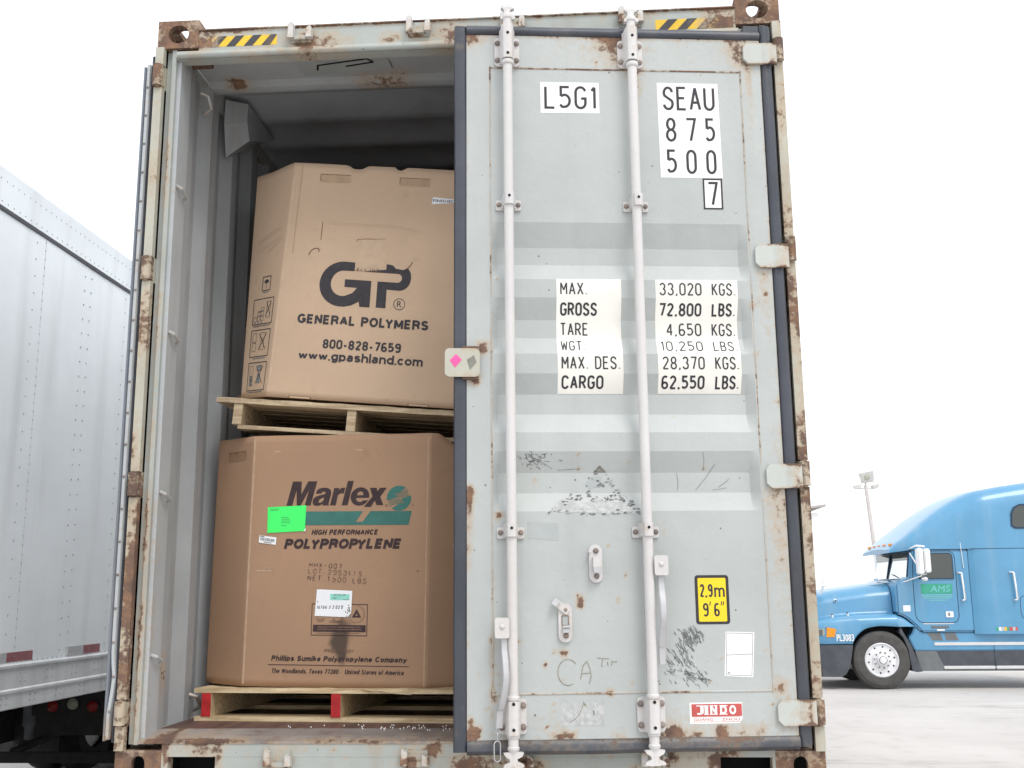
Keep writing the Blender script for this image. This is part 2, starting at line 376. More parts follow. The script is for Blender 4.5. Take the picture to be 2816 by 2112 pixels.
    def build(s, name, parent=None, loc=None, rot=None, smooth=35, slice_=None, rust=None, conform=None, bevel=0.0, solid=0.0, merge=False):
        me = bpy.data.meshes.new(name); me.from_pydata([tuple(p) for p in s.v], [], s.f)
        for m in s.mats: me.materials.append(M[m] if isinstance(m, str) else m)
        me.polygons.foreach_set('material_index', s.m)
        if merge or slice_ or conform or bevel:
            bm = bmesh.new(); bm.from_mesh(me)
            if merge: bmesh.ops.remove_doubles(bm, verts=bm.verts, dist=1e-5)
            if bevel:
                es = [e for e in bm.edges if len(e.link_faces) == 2 and e.calc_face_angle(0) > R(30)]
                bmesh.ops.bevel(bm, geom=es, offset=bevel, segments=2, affect='EDGES', clamp_overlap=True)
            cuts = []
            if slice_:
                for ax in range(3):
                    lo = min(v.co[ax] for v in bm.verts); hi = max(v.co[ax] for v in bm.verts); st = slice_ if not isinstance(slice_, tuple) else slice_[ax]
                    k = int((hi-lo)/st)
                    for i in range(1, k+1):
                        if lo+(hi-lo)*i/(k+1) < hi-1e-4: cuts.append((ax, lo+(hi-lo)*i/(k+1)))
            if conform:
                cuts += [(2, z) for z in conform['z']]+[(0, x) for x in conform['x']]
            for ax, c in cuts:
                co = Vector((0, 0, 0)); no = Vector((0, 0, 0)); co[ax] = c; no[ax] = 1
                bmesh.ops.bisect_plane(bm, geom=bm.verts[:]+bm.edges[:]+bm.faces[:], plane_co=co, plane_no=no)
            if conform:
                for v in bm.verts: v.co.y += conform['f'](v.co.x, v.co.z)
            bm.to_mesh(me); bm.free()
        if rust:
            a = me.attributes.new('rust', 'FLOAT', 'POINT')
            a.data.foreach_set('value', [max(0., min(1., rust(v.co.x, v.co.y, v.co.z))) for v in me.vertices])
        if smooth:
            me.shade_smooth(); me.set_sharp_from_angle(angle=R(smooth))
        o = bpy.data.objects.new(name, me); COL.objects.link(o)
        if solid:
            md = o.modifiers.new('thickness', 'SOLIDIFY'); md.thickness = solid; md.offset = -1
        if loc: o.location = loc
        if rot: o.rotation_euler = rot
        if parent: o.parent = parent
        return o
_tc = {}
def text_mesh(body, bold, shear, sp=0):
    k = (body, bold, shear, sp)
    if k in _tc: return _tc[k]
    cu = bpy.data.curves.new('lettering', 'FONT'); cu.body = body; cu.offset = bold; cu.shear = shear; cu.resolution_u = 4
    cu.space_character = 1.0 + sp*1.1
    o = bpy.data.objects.new('lettering', cu); COL.objects.link(o)
    dg = bpy.context.evaluated_depsgraph_get(); me = bpy.data.meshes.new_from_object(o.evaluated_get(dg))
    r = ([(v.co.x, v.co.y) for v in me.vertices], [list(p.vertices) for p in me.polygons])
    bpy.data.objects.remove(o); bpy.data.curves.remove(cu); bpy.data.meshes.remove(me)
    _tc[k] = r; return r
def arc(cx, cy, rx, ry, a0, a1, n=10):
    return [(cx+rx*math.cos(R(a0+(a1-a0)*i/n)), cy+ry*math.sin(R(a0+(a1-a0)*i/n))) for i in range(n+1)]
def stadium(w, h, n=8):
    r = w/2; return arc(r, h-r, r, r, 180, 0, n)+arc(r, r, r, r, 0, -180, n)
O_ = arc(.25, .75, .25, .25, 180, 0, 8)+arc(.25, .25, .25, .25, 0, -180, 8)
GL = {
 'L': ([[(0, 1), (0, 0), (.45, 0)]], .45), '1': ([[(.02, .84), (.17, 1), (.17, 0)]], .2), '7': ([[(0, 1), (.5, 1), (.22, 0)]], .5),
 '5': ([[(.46, 1), (.04, 1), (.04, .56)]+arc(.22, .34, .27, .29, 112, -90, 10)[1:]+[(.10, .05), (0, .16)]], .5),
 'G': ([arc(.25, .75, .25, .25, 15, 180, 8)+arc(.25, .25, .25, .25, 180, 360, 8)+[(.5, .46), (.28, .46)]], .5),
 'S': ([arc(.25, .74, .24, .26, 12, 180, 8)+[(.05, .62), (.44, .40)]+arc(.25, .25, .25, .25, 20, -170, 8)], .5),
 'E': ([[(.45, 1), (0, 1), (0, 0), (.45, 0)], [(0, .52), (.38, .52)]], .45), 'A': ([[(0, 0), (.26, 1), (.52, 0)], [(.09, .32), (.43, .32)]], .52),
 'U': ([[(0, 1)]+arc(.25, .25, .25, .25, 180, 360, 8)+[(.5, 1)]], .5),
 '8': ([arc(.25, .75, .22, .25, 270, 630, 14), arc(.25, .25, .25, .25, 90, 450, 14)], .5),
 '0': ([O_+[O_[0]]], .5), 'O': ([O_+[O_[0]]], .5),
 'M': ([[(0, 0), (0, 1), (.28, .36), (.56, 1), (.56, 0)]], .56), 'X': ([[(0, 0), (.5, 1)], [(0, 1), (.5, 0)]], .5),
 'R': ([[(0, 0), (0, 1)]+arc(.22, .74, .26, .26, 90, -90, 8)+[(0, .48)], [(.24, .48), (.5, 0)]], .5),
 'T': ([[(0, 1), (.5, 1)], [(.25, 1), (.25, 0)]], .5), 'W': ([[(0, 1), (.15, 0), (.32, .8), (.49, 0), (.64, 1)]], .64),
 'D': ([[(0, 0), (0, 1), (.2, 1)]+arc(.2, .7, .3, .3, 90, 0, 5)+arc(.2, .3, .3, .3, 0, -90, 5)+[(0, 0)]], .5),
 'C': ([arc(.25, .75, .25, .25, 10, 180, 8)+arc(.25, .25, .25, .25, 180, 350, 8)], .5),
 'K': ([[(0, 0), (0, 1)], [(.46, 1), (0, .42)], [(.14, .58), (.5, 0)]], .5),
 'B': ([[(0, 0), (0, 1)]+arc(.22, .76, .24, .24, 90, -90, 7)+[(0, .52)], [(.2, .52)]+arc(.22, .26, .28, .26, 90, -90, 7)+[(0, 0)]], .5),
 '3': ([arc(.24, .76, .23, .24, 160, -70, 8)+arc(.24, .27, .26, .27, 80, -165, 9)], .5),
 '2': ([arc(.25, .75, .24, .25, 165, -20, 8)+[(0, 0), (.5, 0)]], .5),
 '4': ([[(.38, 0), (.38, 1), (0, .3), (.52, .3)]], .52),
 '6': ([[(.44, .92)]+arc(.28, .74, .26, .26, 70, 180, 5)+arc(.25, .25, .25, .25, 180, 540, 14)[0:]], .5),
 '9': ([arc(.25, .75, .25, .25, 0, 360, 14)+[(.5, .3)]+arc(.24, .26, .26, .26, 0, -140, 6)], .5),
 '.': ([[(.04, 0), (.04, .07)]], .08), ',': ([[(.09, .09), (.0, -.09)]], .1), ' ': ([], .22), '-': ([[(0, .5), (.4, .5)]], .4),
 'H': ([[(0, 0), (0, 1)], [(.5, 0), (.5, 1)], [(0, .5), (.5, .5)]], .5), 'N': ([[(0, 0), (0, 1), (.5, 0), (.5, 1)]], .5),
}
# heavier grotesque letters (centre lines; cap height 1, x-height .66)
_S = lambda w, h: arc(w*.5, h*.745, w*.46, h*.255, 25, 180, 8)+[(w*.12, h*.60), (w*.88, h*.42)]+arc(w*.5, h*.255, w*.5, h*.255, 18, -158, 9)
_b = lambda: arc(.2, .33, .2, .33, 0, 360, 16)
HV = {
 'A': ([[(0, 0), (.27, 1), (.54, 0)], [(.10, .30), (.44, .30)]], .54), 'C': ([arc(.28, .5, .28, .5, 42, 318, 18)], .54),
 'E': ([[(.42, 1), (0, 1), (0, 0), (.42, 0)], [(0, .51), (.38, .51)]], .42), 'F': ([[(.40, 1), (0, 1), (0, 0)], [(0, .49), (.35, .49)]], .38),
 'G': ([arc(.29, .5, .29, .5, 42, 325, 18)+[(.57, .2), (.57, .44), (.33, .44)]], .57), 'H': ([[(0, 0), (0, 1)], [(.48, 0), (.48, 1)], [(0, .52), (.48, .52)]], .48),
 'I': ([[(0, 0), (0, 1)]], 0), 'L': ([[(0, 1), (0, 0), (.40, 0)]], .40), 'M': ([[(0, 0), (0, 1), (.31, .08), (.62, 1), (.62, 0)]], .62),
 'N': ([[(0, 0), (0, 1), (.48, 0), (.48, 1)]], .48), 'O': ([arc(.29, .5, .29, .5, 90, 450, 24)], .58),
 'P': ([[(0, 0), (0, 1), (.23, 1)]+arc(.23, .73, .23, .27, 90, -90, 9)+[(0, .46)]], .46), 'R': ([[(0, 0), (0, 1), (.25, 1)]+arc(.25, .75, .23, .25, 90, -90, 9)+[(0, .5)], [(.25, .5), (.42, .38), (.48, 0)]], .49),
 'S': ([_S(.46, 1)], .46), 'T': ([[(0, 1), (.50, 1)], [(.25, 1), (.25, 0)]], .5), 'U': ([[(0, 1), (0, .24)]+arc(.24, .24, .24, .24, 180, 360, 9)+[(.48, 1)]], .48),
 'W': ([[(0, 1), (.19, 0), (.37, .95), (.55, 0), (.74, 1)]], .74), 'Y': ([[(0, 1), (.26, .45), (.52, 1)], [(.26, .48), (.26, 0)]], .52),
 'a': ([arc(.18, .48, .16, .18, 165, 0, 8)+[(.34, .06), (.37, 0)], [(.34, .40), (.16, .36)]+arc(.15, .175, .15, .175, 95, 270, 8)+[(.24, .02), (.34, .14)]], .37),
 'c': ([arc(.19, .33, .19, .33, 42, 318, 14)], .36), 'b': ([[(0, 1), (0, 0)], _b()], .4), 'D': ([[(0, 0), (0, 1), (.22, 1)]+arc(.22, .5, .29, .5, 90, -90, 12)+[(0, 0)]], .51), 'B': ([[(0, 0), (0, 1), (.24, 1)]+arc(.24, .76, .21, .24, 90, -90, 8)+[(0, .52)], [(.24, .52)]+arc(.25, .26, .24, .26, 90, -90, 8)+[(0, 0)]], .49),
 'd': ([[(.4, 1), (.4, 0)], _b()], .4), 'e': ([[(.02, .31), (.39, .31)]+arc(.195, .33, .195, .33, 0, 318, 15)], .39), 'f': ([[(.09, 0), (.09, .80)]+arc(.22, .80, .13, .2, 180, 85, 5), [(0, .65), (.24, .65)]], .22),
 'g': ([arc(.2, .35, .2, .31, 0, 360, 16), [(.4, .66), (.4, -.06)]+arc(.2, -.06, .2, .2, 0, -155, 7)], .4), 'h': ([[(0, 1), (0, 0)], arc(.19, .42, .19, .24, 175, 0, 8)+[(.38, 0)]], .38),
 'i': ([[(0, 0), (0, .66)], [(0, .93), (0, 1)]], 0), 'k': ([[(0, 1), (0, 0)], [(.34, .66), (0, .28)], [(.13, .40), (.38, 0)]], .38), 'l': ([[(0, 0), (0, 1)]], 0),
 'm': ([[(0, .66), (0, 0)], arc(.16, .45, .16, .21, 175, 0, 8)+[(.32, 0)], arc(.48, .45, .16, .21, 175, 0, 8)+[(.64, 0)]], .64), 'n': ([[(0, .66), (0, 0)], arc(.19, .42, .19, .24, 175, 0, 8)+[(.38, 0)]], .38),
 'o': ([arc(.2, .33, .2, .33, 90, 450, 18)], .4), 'p': ([[(0, .66), (0, -.27)], _b()], .4), 'r': ([[(0, .66), (0, 0)], arc(.19, .40, .19, .25, 170, 85, 5)+[(.25, .65)]], .22), 's': ([_S(.36, .66)], .36),
 't': ([[(.09, .88), (.09, .12)]+arc(.21, .12, .12, .12, 180, 275, 5), [(0, .65), (.22, .65)]], .22), 'u': ([[(0, .66), (0, .22)]+arc(.19, .21, .19, .21, 180, 340, 8), [(.38, .66), (.38, 0)]], .38),
 'w': ([[(0, .66), (.15, 0), (.29, .62), (.43, 0), (.58, .66)]], .58), 'x': ([[(0, .66), (.40, 0)], [(0, 0), (.40, .66)]], .4), 'y': ([[(0, .66), (.21, .0)], [(.42, .66), (.19, -.14), (.12, -.25), (.0, -.26)]], .42),
 '.': ([[(0, 0), (0, .06)]], 0), ',': ([[(.02, .06), (-.04, -.12)]], 0), '-': ([[(0, .36), (.24, .36)]], .24), ' ': ([], .10), '\u2022': ([[(0, .32), (.02, .42)]], .03), "'": ([[(0, .78), (.04, 1)]], .04), '"': ([[(0, .78), (.04, 1)], [(.13, .78), (.17, 1)]], .17),
}
for _c in '0123456789': HV[_c] = ([[(p[0]*.80, p[1]) for p in pl] for pl in GL[_c][0]], GL[_c][1]*.80)
def grot(mb, body, x0, x1, z0, z1, wd, mat, y=0.0, shear=0.0, gap=.42):
    """bold sans-serif line fitted between x0..x1, baseline z0, cap height to z1"""
    g = [HV.get(c, ([], .2)) for c in body]; n = len(g)
    ext = sum(1.0 if c != ' ' else 1.1 for c in body)*wd+(n-1)*gap*wd; kx = (x1-x0-ext-shear*(z1-z0)*.9)/max(1e-6, sum(q[1] for q in g)); kz = z1-z0-wd; x = x0+wd/2; j = 0
    for i, (c, q) in enumerate(zip(body, g)):
        if c == 'Y' and i and body[i-1] in 'LP': x -= q[1]*kx*.30
        for pl in q[0]:
            pts = []
            for p in pl:
                zz = p[1]*kz; pts.append((x+p[0]*kx+shear*(zz+wd/2), z0+wd/2+zz))
            # square stroke ends, a hair longer so stems meet cap height and baseline
            mb.ribbon(pts, wd, mat, y-.00005*j, closed=False); j = (j+1) % 7
            for e, nb in ((0, 1), (-1, -2)):
                a, b = Vector(pts[e]), Vector(pts[nb])
                if abs(a.x-b.x-shear*(a.y-b.y)) < 1e-4 and pl[e][1] in (0, 1, .66):
                    s = 1 if a.y > b.y else -1; d = wd/2
                    mb.ribbon([tuple(a), (a.x+shear*s*d, a.y+s*d)], wd, mat, y-.00005*j); j = (j+1) % 7
        x += q[1]*kx+(wd if c != ' ' else 1.1*wd)+gap*wd
def thing(name, label, cat, loc=(0, 0, 0), rot=(0, 0, 0), group=None):
    o = bpy.data.objects.new(name, None); COL.objects.link(o); o.empty_display_size = .2
    o.location = loc; o.rotation_euler = rot; o['label'] = label; o['category'] = cat
    if group: o['group'] = group
    return o
def tag(o, label, cat, group=None):
    o['label'] = label; o['category'] = cat
    if group: o['group'] = group
    return o
def gauss(d, r): return math.exp(-(d/r)**2)
def spots(L):
    """rust function from a list of (x, z, radius, strength[, streak length below])"""
    def f(x, z):
        t = 0
        for q in L:
            dx, dz = x-q[0], z-q[1]
            if len(q) > 4 and dz < 0:
                t += q[3]*math.exp(-(dx/q[2])**2)*math.exp(dz/q[4])
            else: t += q[3]*math.exp(-(dx*dx+dz*dz)/(q[2]*q[2]))
        return t
    return f
def nz(x, y, z, s): return noise.noise(Vector((x*s, y*s, z*s)))

# ------------------------------------------------------------------ the ground
g = MB(); g.grid([[(x, y, 0) for x in (-900, -60, -8, 8, 40, 900)] for y in (-300, -20, 0, 30, 80, 1500)], 'ground')
go = g.build('ground', smooth=0); go['kind'] = 'structure'

# ================================================================== THE SHIPPING CONTAINER (local z = 0 at its underside)
cont = thing('shipping_container', 'tall grey steel shipping container with rusty corners, one door ajar and the other swung back', 'shipping container', (0, 0, GZ))
cont['category'] = 'shipping container'
CL = 12.19
# ---- corner castings: hollow blocks with an oval opening in the end face and in the side face
def plate_hole(mb, a0, a1, b0, b1, hole, t0, t1, axis, mat):
    """rectangular plate in (a,b) with a hole outline, thickness t0..t1 along axis"""
    def P(p, h): return (p[0], h, p[1]) if axis == 'y' else ((h, p[0], p[1]) if axis == 'x' else (p[0], p[1], h))
    n = len(hole); ca, cb = (a0+a1)/2, (b0+b1)/2; out = []
    for p in hole:
        dx, dy = p[0]-ca, p[1]-cb
        k = min((a1-a0)/2/max(abs(dx), 1e-6), (b1-b0)/2/max(abs(dy), 1e-6)); out.append((ca+dx*k, cb+dy*k))
    # snap nearest outline points to the true corners
    for c in ((a0, b0), (a1, b0), (a0, b1), (a1, b1)):
        i = min(range(n), key=lambda q: (out[q][0]-c[0])**2+(out[q][1]-c[1])**2); out[i] = c
    v = [P(p, t0) for p in out]+[P(p, t0) for p in hole]+[P(p, t1) for p in out]+[P(p, t1) for p in hole]
    fs = []
    for i in range(n):
        j = (i+1) % n
        fs += [(i, j, j+n, i+n), (i+2*n, i+3*n, j+3*n, j+2*n), (i+n, j+n, j+3*n, i+3*n), (i, i+2*n, j+2*n, j)]
    mb.add(v, fs, mat)
def casting(cx, zc, ysgn, y0, wx=.166):
    """cx = outer x, ysgn +1 front end; block .166 x .178 x .118"""
    mb = MB(); sx = -1 if cx > 0 else 1
    xa, xb = sorted((cx, cx+sx*wx)); ya, yb = sorted((y0, y0+ysgn*.178)); z0, z1 = zc, zc+.118; t = .026
    hc = cx+sx*.083; hz = zc+.060
    front = [(hc+p[0]*.72, hz+p[1]*.62) for p in arc(0, 0, .058, .062, 0, 360, 24)[:-1]]
    if zc < 1: front = [(hc+p[0]-.024, hz+p[1]-.040) for p in stadium(.048, .080, 10)]
    yf = y0; plate_hole(mb, xa, xb, z0, z1, front, min(yf, yf+ysgn*t), max(yf, yf+ysgn*t), 'y', 'castrust')
    yc = (ya+yb)/2
    side = [(yc+p[0]-.03, hz+p[1]-.045) for p in stadium(.062, .09, 10)]
    plate_hole(mb, ya+.0265 if ysgn > 0 else ya, yb if ysgn > 0 else yb-.0265, z0+.0005, z1-.0005, side, min(cx, cx+sx*t), max(cx, cx+sx*t), 'x', 'castrust')
    ix = sorted((cx+sx*(t+.0005), cx+sx*wx)); iy = sorted((y0+ysgn*(t+.0005), y0+ysgn*.178))
    mb.box(ix[0], ix[1], iy[0], iy[1], z0, z0+.022, 'castrust')
    hx, hy = (ix[0]+ix[1])/2, (iy[0]+iy[1])/2
    plate_hole(mb, ix[0], ix[1], iy[0], iy[1], [(hx-.036+p[0], hy-.062+p[1]) for p in stadium(.072, .124, 10)], z1-.022, z1, 'z', 'castrust')
    i2 = sorted((cx+sx*(wx-.02), cx+sx*(wx-.0005)))
    if zc > 1: mb.box(i2[0], i2[1], iy[0], iy[1], z0+.0225, z1-.0225, 'castrust')
    else: mb.box(ix[0], ix[1], y0+ysgn*.1, y0+ysgn*.17, z0+.0225, z1-.0225, 'hole')
    return mb.build('corner_casting', cont, slice_=.03, rust=lambda x, y, z: .68+.40*nz(x, y, z, 9), smooth=30)
for cx in (-1.219, 1.219):
    for zc in (0.0, 2.778):
        casting(cx, zc, 1, 0.0)
        casting(cx, zc, -1, CL)

# ---- corner posts at the door end (hinge strip, inner channel) and plain posts at the far end
def rust_post(x, y, z): return (.33+.36*gauss(z-.60, .45) if x < 0 else .45)+.55*nz(x*2.5, y, z*.55, 6)-.10*nz(x, y, z, 2.2)+.25*max(0, .6-z)-.12*(1 if z > 1.9 else 0)
def lugs(sgn, parent, joints):
    for z0, z1 in joints:
        mb = MB(); x = sgn*1.204
        mb.cyl((x, -.016, z0), (x, -.016, z1), .0195, .0195, 'cream', 16)
        mb.cyl((x, -.016, z0-.006), (x, -.016, z1+.004), .010, .010, 'castrust', 10)
        mb.box(x-.017, x+.017, -.016, .012, z0+.004, z1-.004, 'cream')
        mb.build('hinge_barrel', parent, slice_=.03, rust=lambda x, y, z: .60+.5*nz(x, y, z, 14), smooth=40)
J_L = [(2.612, 2.70), (1.822, 1.911), (1.004, 1.089), (.204, .284)]
for sgn in (-1, 1):
    mb = MB(); X = lambda a, b: sorted((sgn*a, sgn*b))
    a, b = X(1.219, 1.186)
    lo = .118
    for z0, z1 in ((.118, .198), (.290, 1.000), (1.094, 1.818), (1.915, 2.608), (2.704, 2.778)):   # hinge-side strip, broken where the hinges sit
        mb.box(a, b, -.014, .05, z0, z1, 'cream')
    mb.box(a, b, .014, .0495, .1185, 2.7775, 'cream')
    p = mb.build('corner_post', cont, slice_=.045, rust=rust_post, smooth=30)
    mb = MB()
    for (q0, q1, y0, y1, m) in ((1.1855, 1.160, .030, .052, 'frame'), (1.160, 1.143, .012, .06, 'frame'), (1.143, 1.128, .030, .135, 'inner'), (1.1855, 1.1435, .06, .136, 'inner')):
        a, b = X(q0, q1); mb.box(a, b, y0, y1, .135, 2.776, m)
    mb.build('post_channel', p, slice_=.06, smooth=30, rust=lambda x, y, z: (.5 if abs(abs(x)-1.160) < .012 else .12)*(1.0 if y < .065 else .15)*(1+1.2*nz(x, y, z, 5))*(1.1-.12*z))
    lugs(sgn, p, J_L)
    mb = MB(); a, b = X(1.219, 1.07); mb.box(a, b, CL-.12, CL, .118, 2.778, 'frame'); mb.build('corner_post', cont, smooth=0)

# ---- side walls: one corrugated sheet each
def wall_profile(y):
    """inward offset of the sheet at depth y"""
    t = (y-.135) % .278
    if t < .072: return .036
    if t < .140: return .036*(1-(t-.072)/.068)
    if t < .210: return 0.0
    return .036*(t-.210)/.068
ys = [.1355]; k = 0
while True:
    for d in (.072, .140, .210, .278):
        y = .135+k*.278+d
        if y < CL-.13: ys.append(y)
    k += 1
    if .135+k*.278 > CL-.13: break
ys.append(CL-.121)
for sgn in (-1, 1):
    rows = [[(sgn*(1.212-.0405-wall_profile(y)+.0), y, z) for y in ys] for z in [.16+i*(2.80-.16)/(14) for i in range(15)]]
    mb = MB(); mb.grid(rows, 'wallin')
    st = spots([(.17, .36, .05, .9), (.25, 1.35, .04, .7), (.24, 1.15, .05, .6), (.3, .8, .02, .6), (.33, .62, .02, .6)])
    wobj = mb.build('side_wall', cont, smooth=20, slice_=(9, .07, .09) if False else None, rust=lambda x, y, z: st(y, z) if x < 0 else 0)
    mb = MB(); a, b = sorted((sgn*1.219, sgn*1.138)); mb.box(a, b, .137, CL-.122, .118, .162, 'frame')
    mb.build('bottom_rail', cont, slice_=.3, rust=lambda x, y, z: .3+.4*nz(x, y, z, 3), smooth=0)
    mb = MB(); mb.box(*sorted((sgn*1.219, sgn*1.149)), .137, CL-.122, 2.790, 2.876, 'frame')
    mb.build('top_rail', cont, slice_=.3, rust=lambda x, y, z: .2+.4*nz(x, y, z, 3), smooth=0)
    # lashing bars welded to the post and lashing rings high on the wall
    for z in (2.205, 1.620, 1.012, .428):
        m2 = MB(); x = sgn*1.128
        m2.tube([(x, .040, z+.012), (x+sgn*-.016, .055, z+.004), (x-sgn*.016, .105, z-.012), (x, .120, z-.016)], .007, 'inner', 8)
        m2.build('lashing_bar', cont, rust=lambda x, y, z: .25)
    for (y, z) in ((.30, 2.69), (1.35, 2.69), (.50, .235)):
        m2 = MB(); x = sgn*1.138
        m2.tube([(x, y-.03, z+.03), (x-sgn*.028, y-.018, z+.02), (x-sgn*.034, y+.012, z-.02), (x, y+.03, z-.035)], .008, 'galv', 8)
        m2.build('lashing_ring', cont, rust=lambda x, y, z: .35)

# ---- roof, front end, floor
mb = MB(); rows = []
yr = [.36]
def roof_h(y):
    t = (y-.62) % .30
    return 2.868-.010*(0 if t < .17 else (t-.17)/.03 if t < .20 else 1 if t < .27 else 1-(t-.27)/.03)
y = .36
ysr = [.36]
k = 0
while True:
    base = .62+k*.30
    for d in (0, .17, .20, .27):
        if base+d < CL-.12: ysr.append(base+d)
    k += 1
    if base > CL: break
for x in [-1.160+i*2.320/8 for i in range(9)]: rows.append([(x, y, roof_h(y)) for y in ysr])
mb.grid(rows, 'roof'); mb.build('roof', cont, smooth=20, rust=lambda x, y, z: .0)
mb = MB()                                       # header extension plate with its soft ridge, scrapes and a cut flap
prof = [(.062, 2.786), (.10, 2.812), (.30, 2.820), (.375, 2.822), (.40, 2.806), (.435, 2.800), (.47, 2.806), (.50, 2.836), (.60, 2.868)]
mb.grid([[(x, y, z) for y, z in prof] for x in [-1.148+i*2.296/40 for i in range(41)]], 'inner')
stc = spots([(-1.02, .38, .05, .9), (-1.0, .53, .05, .9), (-.86, .16, .05, .8), (-.70, .12, .06, .5), (-.45, .42, .1, .45), (-.3, .40, .12, .4)])
hp = mb.build('header_plate', cont, smooth=40, slice_=(.05, .04, 9), rust=lambda x, y, z: stc(x, y))
mb = MB()
pt = [(-.72, .19), (-.34, .15), (-.33, .30), (-.71, .335)]
mb.prism([(p[0], p[1]) for p in pt], 2.8145, 2.8115, 'greypatch', axis='z')
for a, b in (((-.645, .285), (-.635, .245)), ((-.635, .245), (-.42, .205)), ((-.42, .205), (-.40, .235)), ((-.40, .235), (-.52, .262))):
    d = Vector((b[0]-a[0], b[1]-a[1])); n = Vector((-d.y, d.x)).normalized()*.004
    mb.prism([(a[0]+n.x, a[1]+n.y), (b[0]+n.x, b[1]+n.y), (b[0]-n.x, b[1]-n.y), (a[0]-n.x, a[1]-n.y)], 2.8105, 2.8085, 'hole', axis='z')
mb.build('patch_plate', hp, smooth=0)
for sgn in (-1, 1):                              # boxed corner gussets under the roof
    mb = MB(); xo, xi = sgn*1.1365, sgn*1.05
    A = [(.57, 2.835), (.565, 2.715), (.607, 2.575), (.90, 2.755), (1.06, 2.85)]
    B = [(.62, 2.835), (.62, 2.745), (.66, 2.675), (.90, 2.775), (1.04, 2.85)]
    mb.add([(xo, p[0], p[1]) for p in A]+[(xi, p[0], p[1]) for p in B], [(0, 1, 6, 5), (1, 2, 7, 6), (2, 3, 8, 7), (3, 4, 9, 8), (5, 6, 7, 8, 9)], 'wallin')
    mb.build('corner_gusset', cont, smooth=20, rust=lambda x, y, z: 0)
mb = MB(); mb.box(-1.07, 1.07, CL-.045, CL-.01, .12, 2.80, 'inner'); mb.build('front_wall', cont, smooth=0)
mb = MB(); mb.box(-1.137, 1.137, .17, CL-.05, .142, .170, 'plywood'); mb.build('floor', cont, smooth=0)

# ---- header beam over the doors
st_h = spots([(-1.0, 2.84, .06, .9), (-.9, 2.846, .04, .8), (-.64, 2.81, .055, .75), (-.17, 2.81, .06, .75), (-.53, 2.80, .03, .55, .03), (-.30, 2.777, .035, .9), (-.26, 2.79, .02, .8), (-.05, 2.785, .06, .8), (-.0, 2.775, .06, .6),
              (.15, 2.85, .05, .55, .05), (.30, 2.85, .02, .5, .05), (.36, 2.85, .015, .5, .05), (.55, 2.85, .02, .6, .06), (.62, 2.85, .03, .6, .06), (.72, 2.845, .05, .6), (.95, 2.80, .05, .8), (1.02, 2.80, .06, .9), (-1.04, 2.79, .04, .8), (-.8, 2.765, .1, .5), (-.62, 2.757, .06, .8), (-.5, 2.757, .08, .6)])
def rust_head(x, y, z):
    e = .75*math.exp(-((2.851-z)/.009)**2) if z < 2.87 else .5
    return .66*st_h(x, z)+e*(.8+.8*nz(x, 0, z, 5))+(.5*max(0, nz(x, 1, 0, 4)) if z < 2.763 else 0)
mb = MB()
mb.box(-1.053, 1.053, .004, .060, 2.765, 2.848, 'frame')
mb.box(-1.053, 1.053, -.004, .40, 2.8485, 2.853, 'frame')
mb.tube([(-1.135, .004, 2.748), (1.06, .004, 2.748)], .0155, 'frame', 12)
mb.box(-1.14, 1.14, .012, .061, 2.733, 2.7645, 'frame')
hd = mb.build('header', cont, slice_=(.025, .2, .012), rust=rust_head, smooth=40)
def stripes(x0, x1, z0, z1, n, slant, parent, rr):
    mb = MB(); mb.rect(x0, x1, z0, z1, 'stripe_y', .0032); wdt = (x1-x0)/n
    for i in range(n):
        a = x0+wdt*(i+.12); b = a+wdt*.5
        pts = [(a, z0), (b, z0), (min(b+slant, x1), z1), (min(a+slant, x1), z1)]
        mb.flat(pts, 'stripe_k', .0022)
    return mb.build('hazard_sticker', parent, slice_=(.02, 9, .012), rust=rr, smooth=0)
stripes(-1.020, -.738, 2.778, 2.822, 4, .036, hd, lambda x, y, z: .75*gauss(x+1.03, .06)+.2*nz(x, 0, z, 12))
stripes(.747, 1.044, 2.768, 2.812, 4, .040, hd, lambda x, y, z: .85*gauss(x-1.04, .10)+.25*gauss(x-.93, .04)+.2*nz(x, 0, z, 12))
def keeper(x, z, parent, up=1, rr=.6):
    mb = MB()
    mb.box(x-.042, x+.042, -.006, .004, z-.030, z+.030, 'frame')
    for s in (-1, 1):
        a = x+s*.036
        mb.prism([(a-.013, z-.020), (a+.013, z-.020), (a+.012, z+.012*up+(.028 if s < 0 else .010)), (a+.004, z+.020*up+(.030 if s < 0 else .012)), (a-.010, z+.014+(.028 if s < 0 else .008))], -.030, -.0055, 'bar')
    mb.prism([(x-.024, z-.024), (x+.024, z-.024), (x+.024, z-.006), (x-.024, z-.006)], -.022, -.0055, 'frame')
    return mb.build('cam_keeper', parent, slice_=.015, bevel=.002, rust=lambda X, Y, Z: rr*(.75+.9*nz(X, Y, Z, 25))*(1.0 if Z < z+.01 else .45), smooth=35)
for x, z in ((-.640, 2.806), (-.172, 2.812), (.196, 2.812), (.652, 2.812)): keeper(x, z, hd)

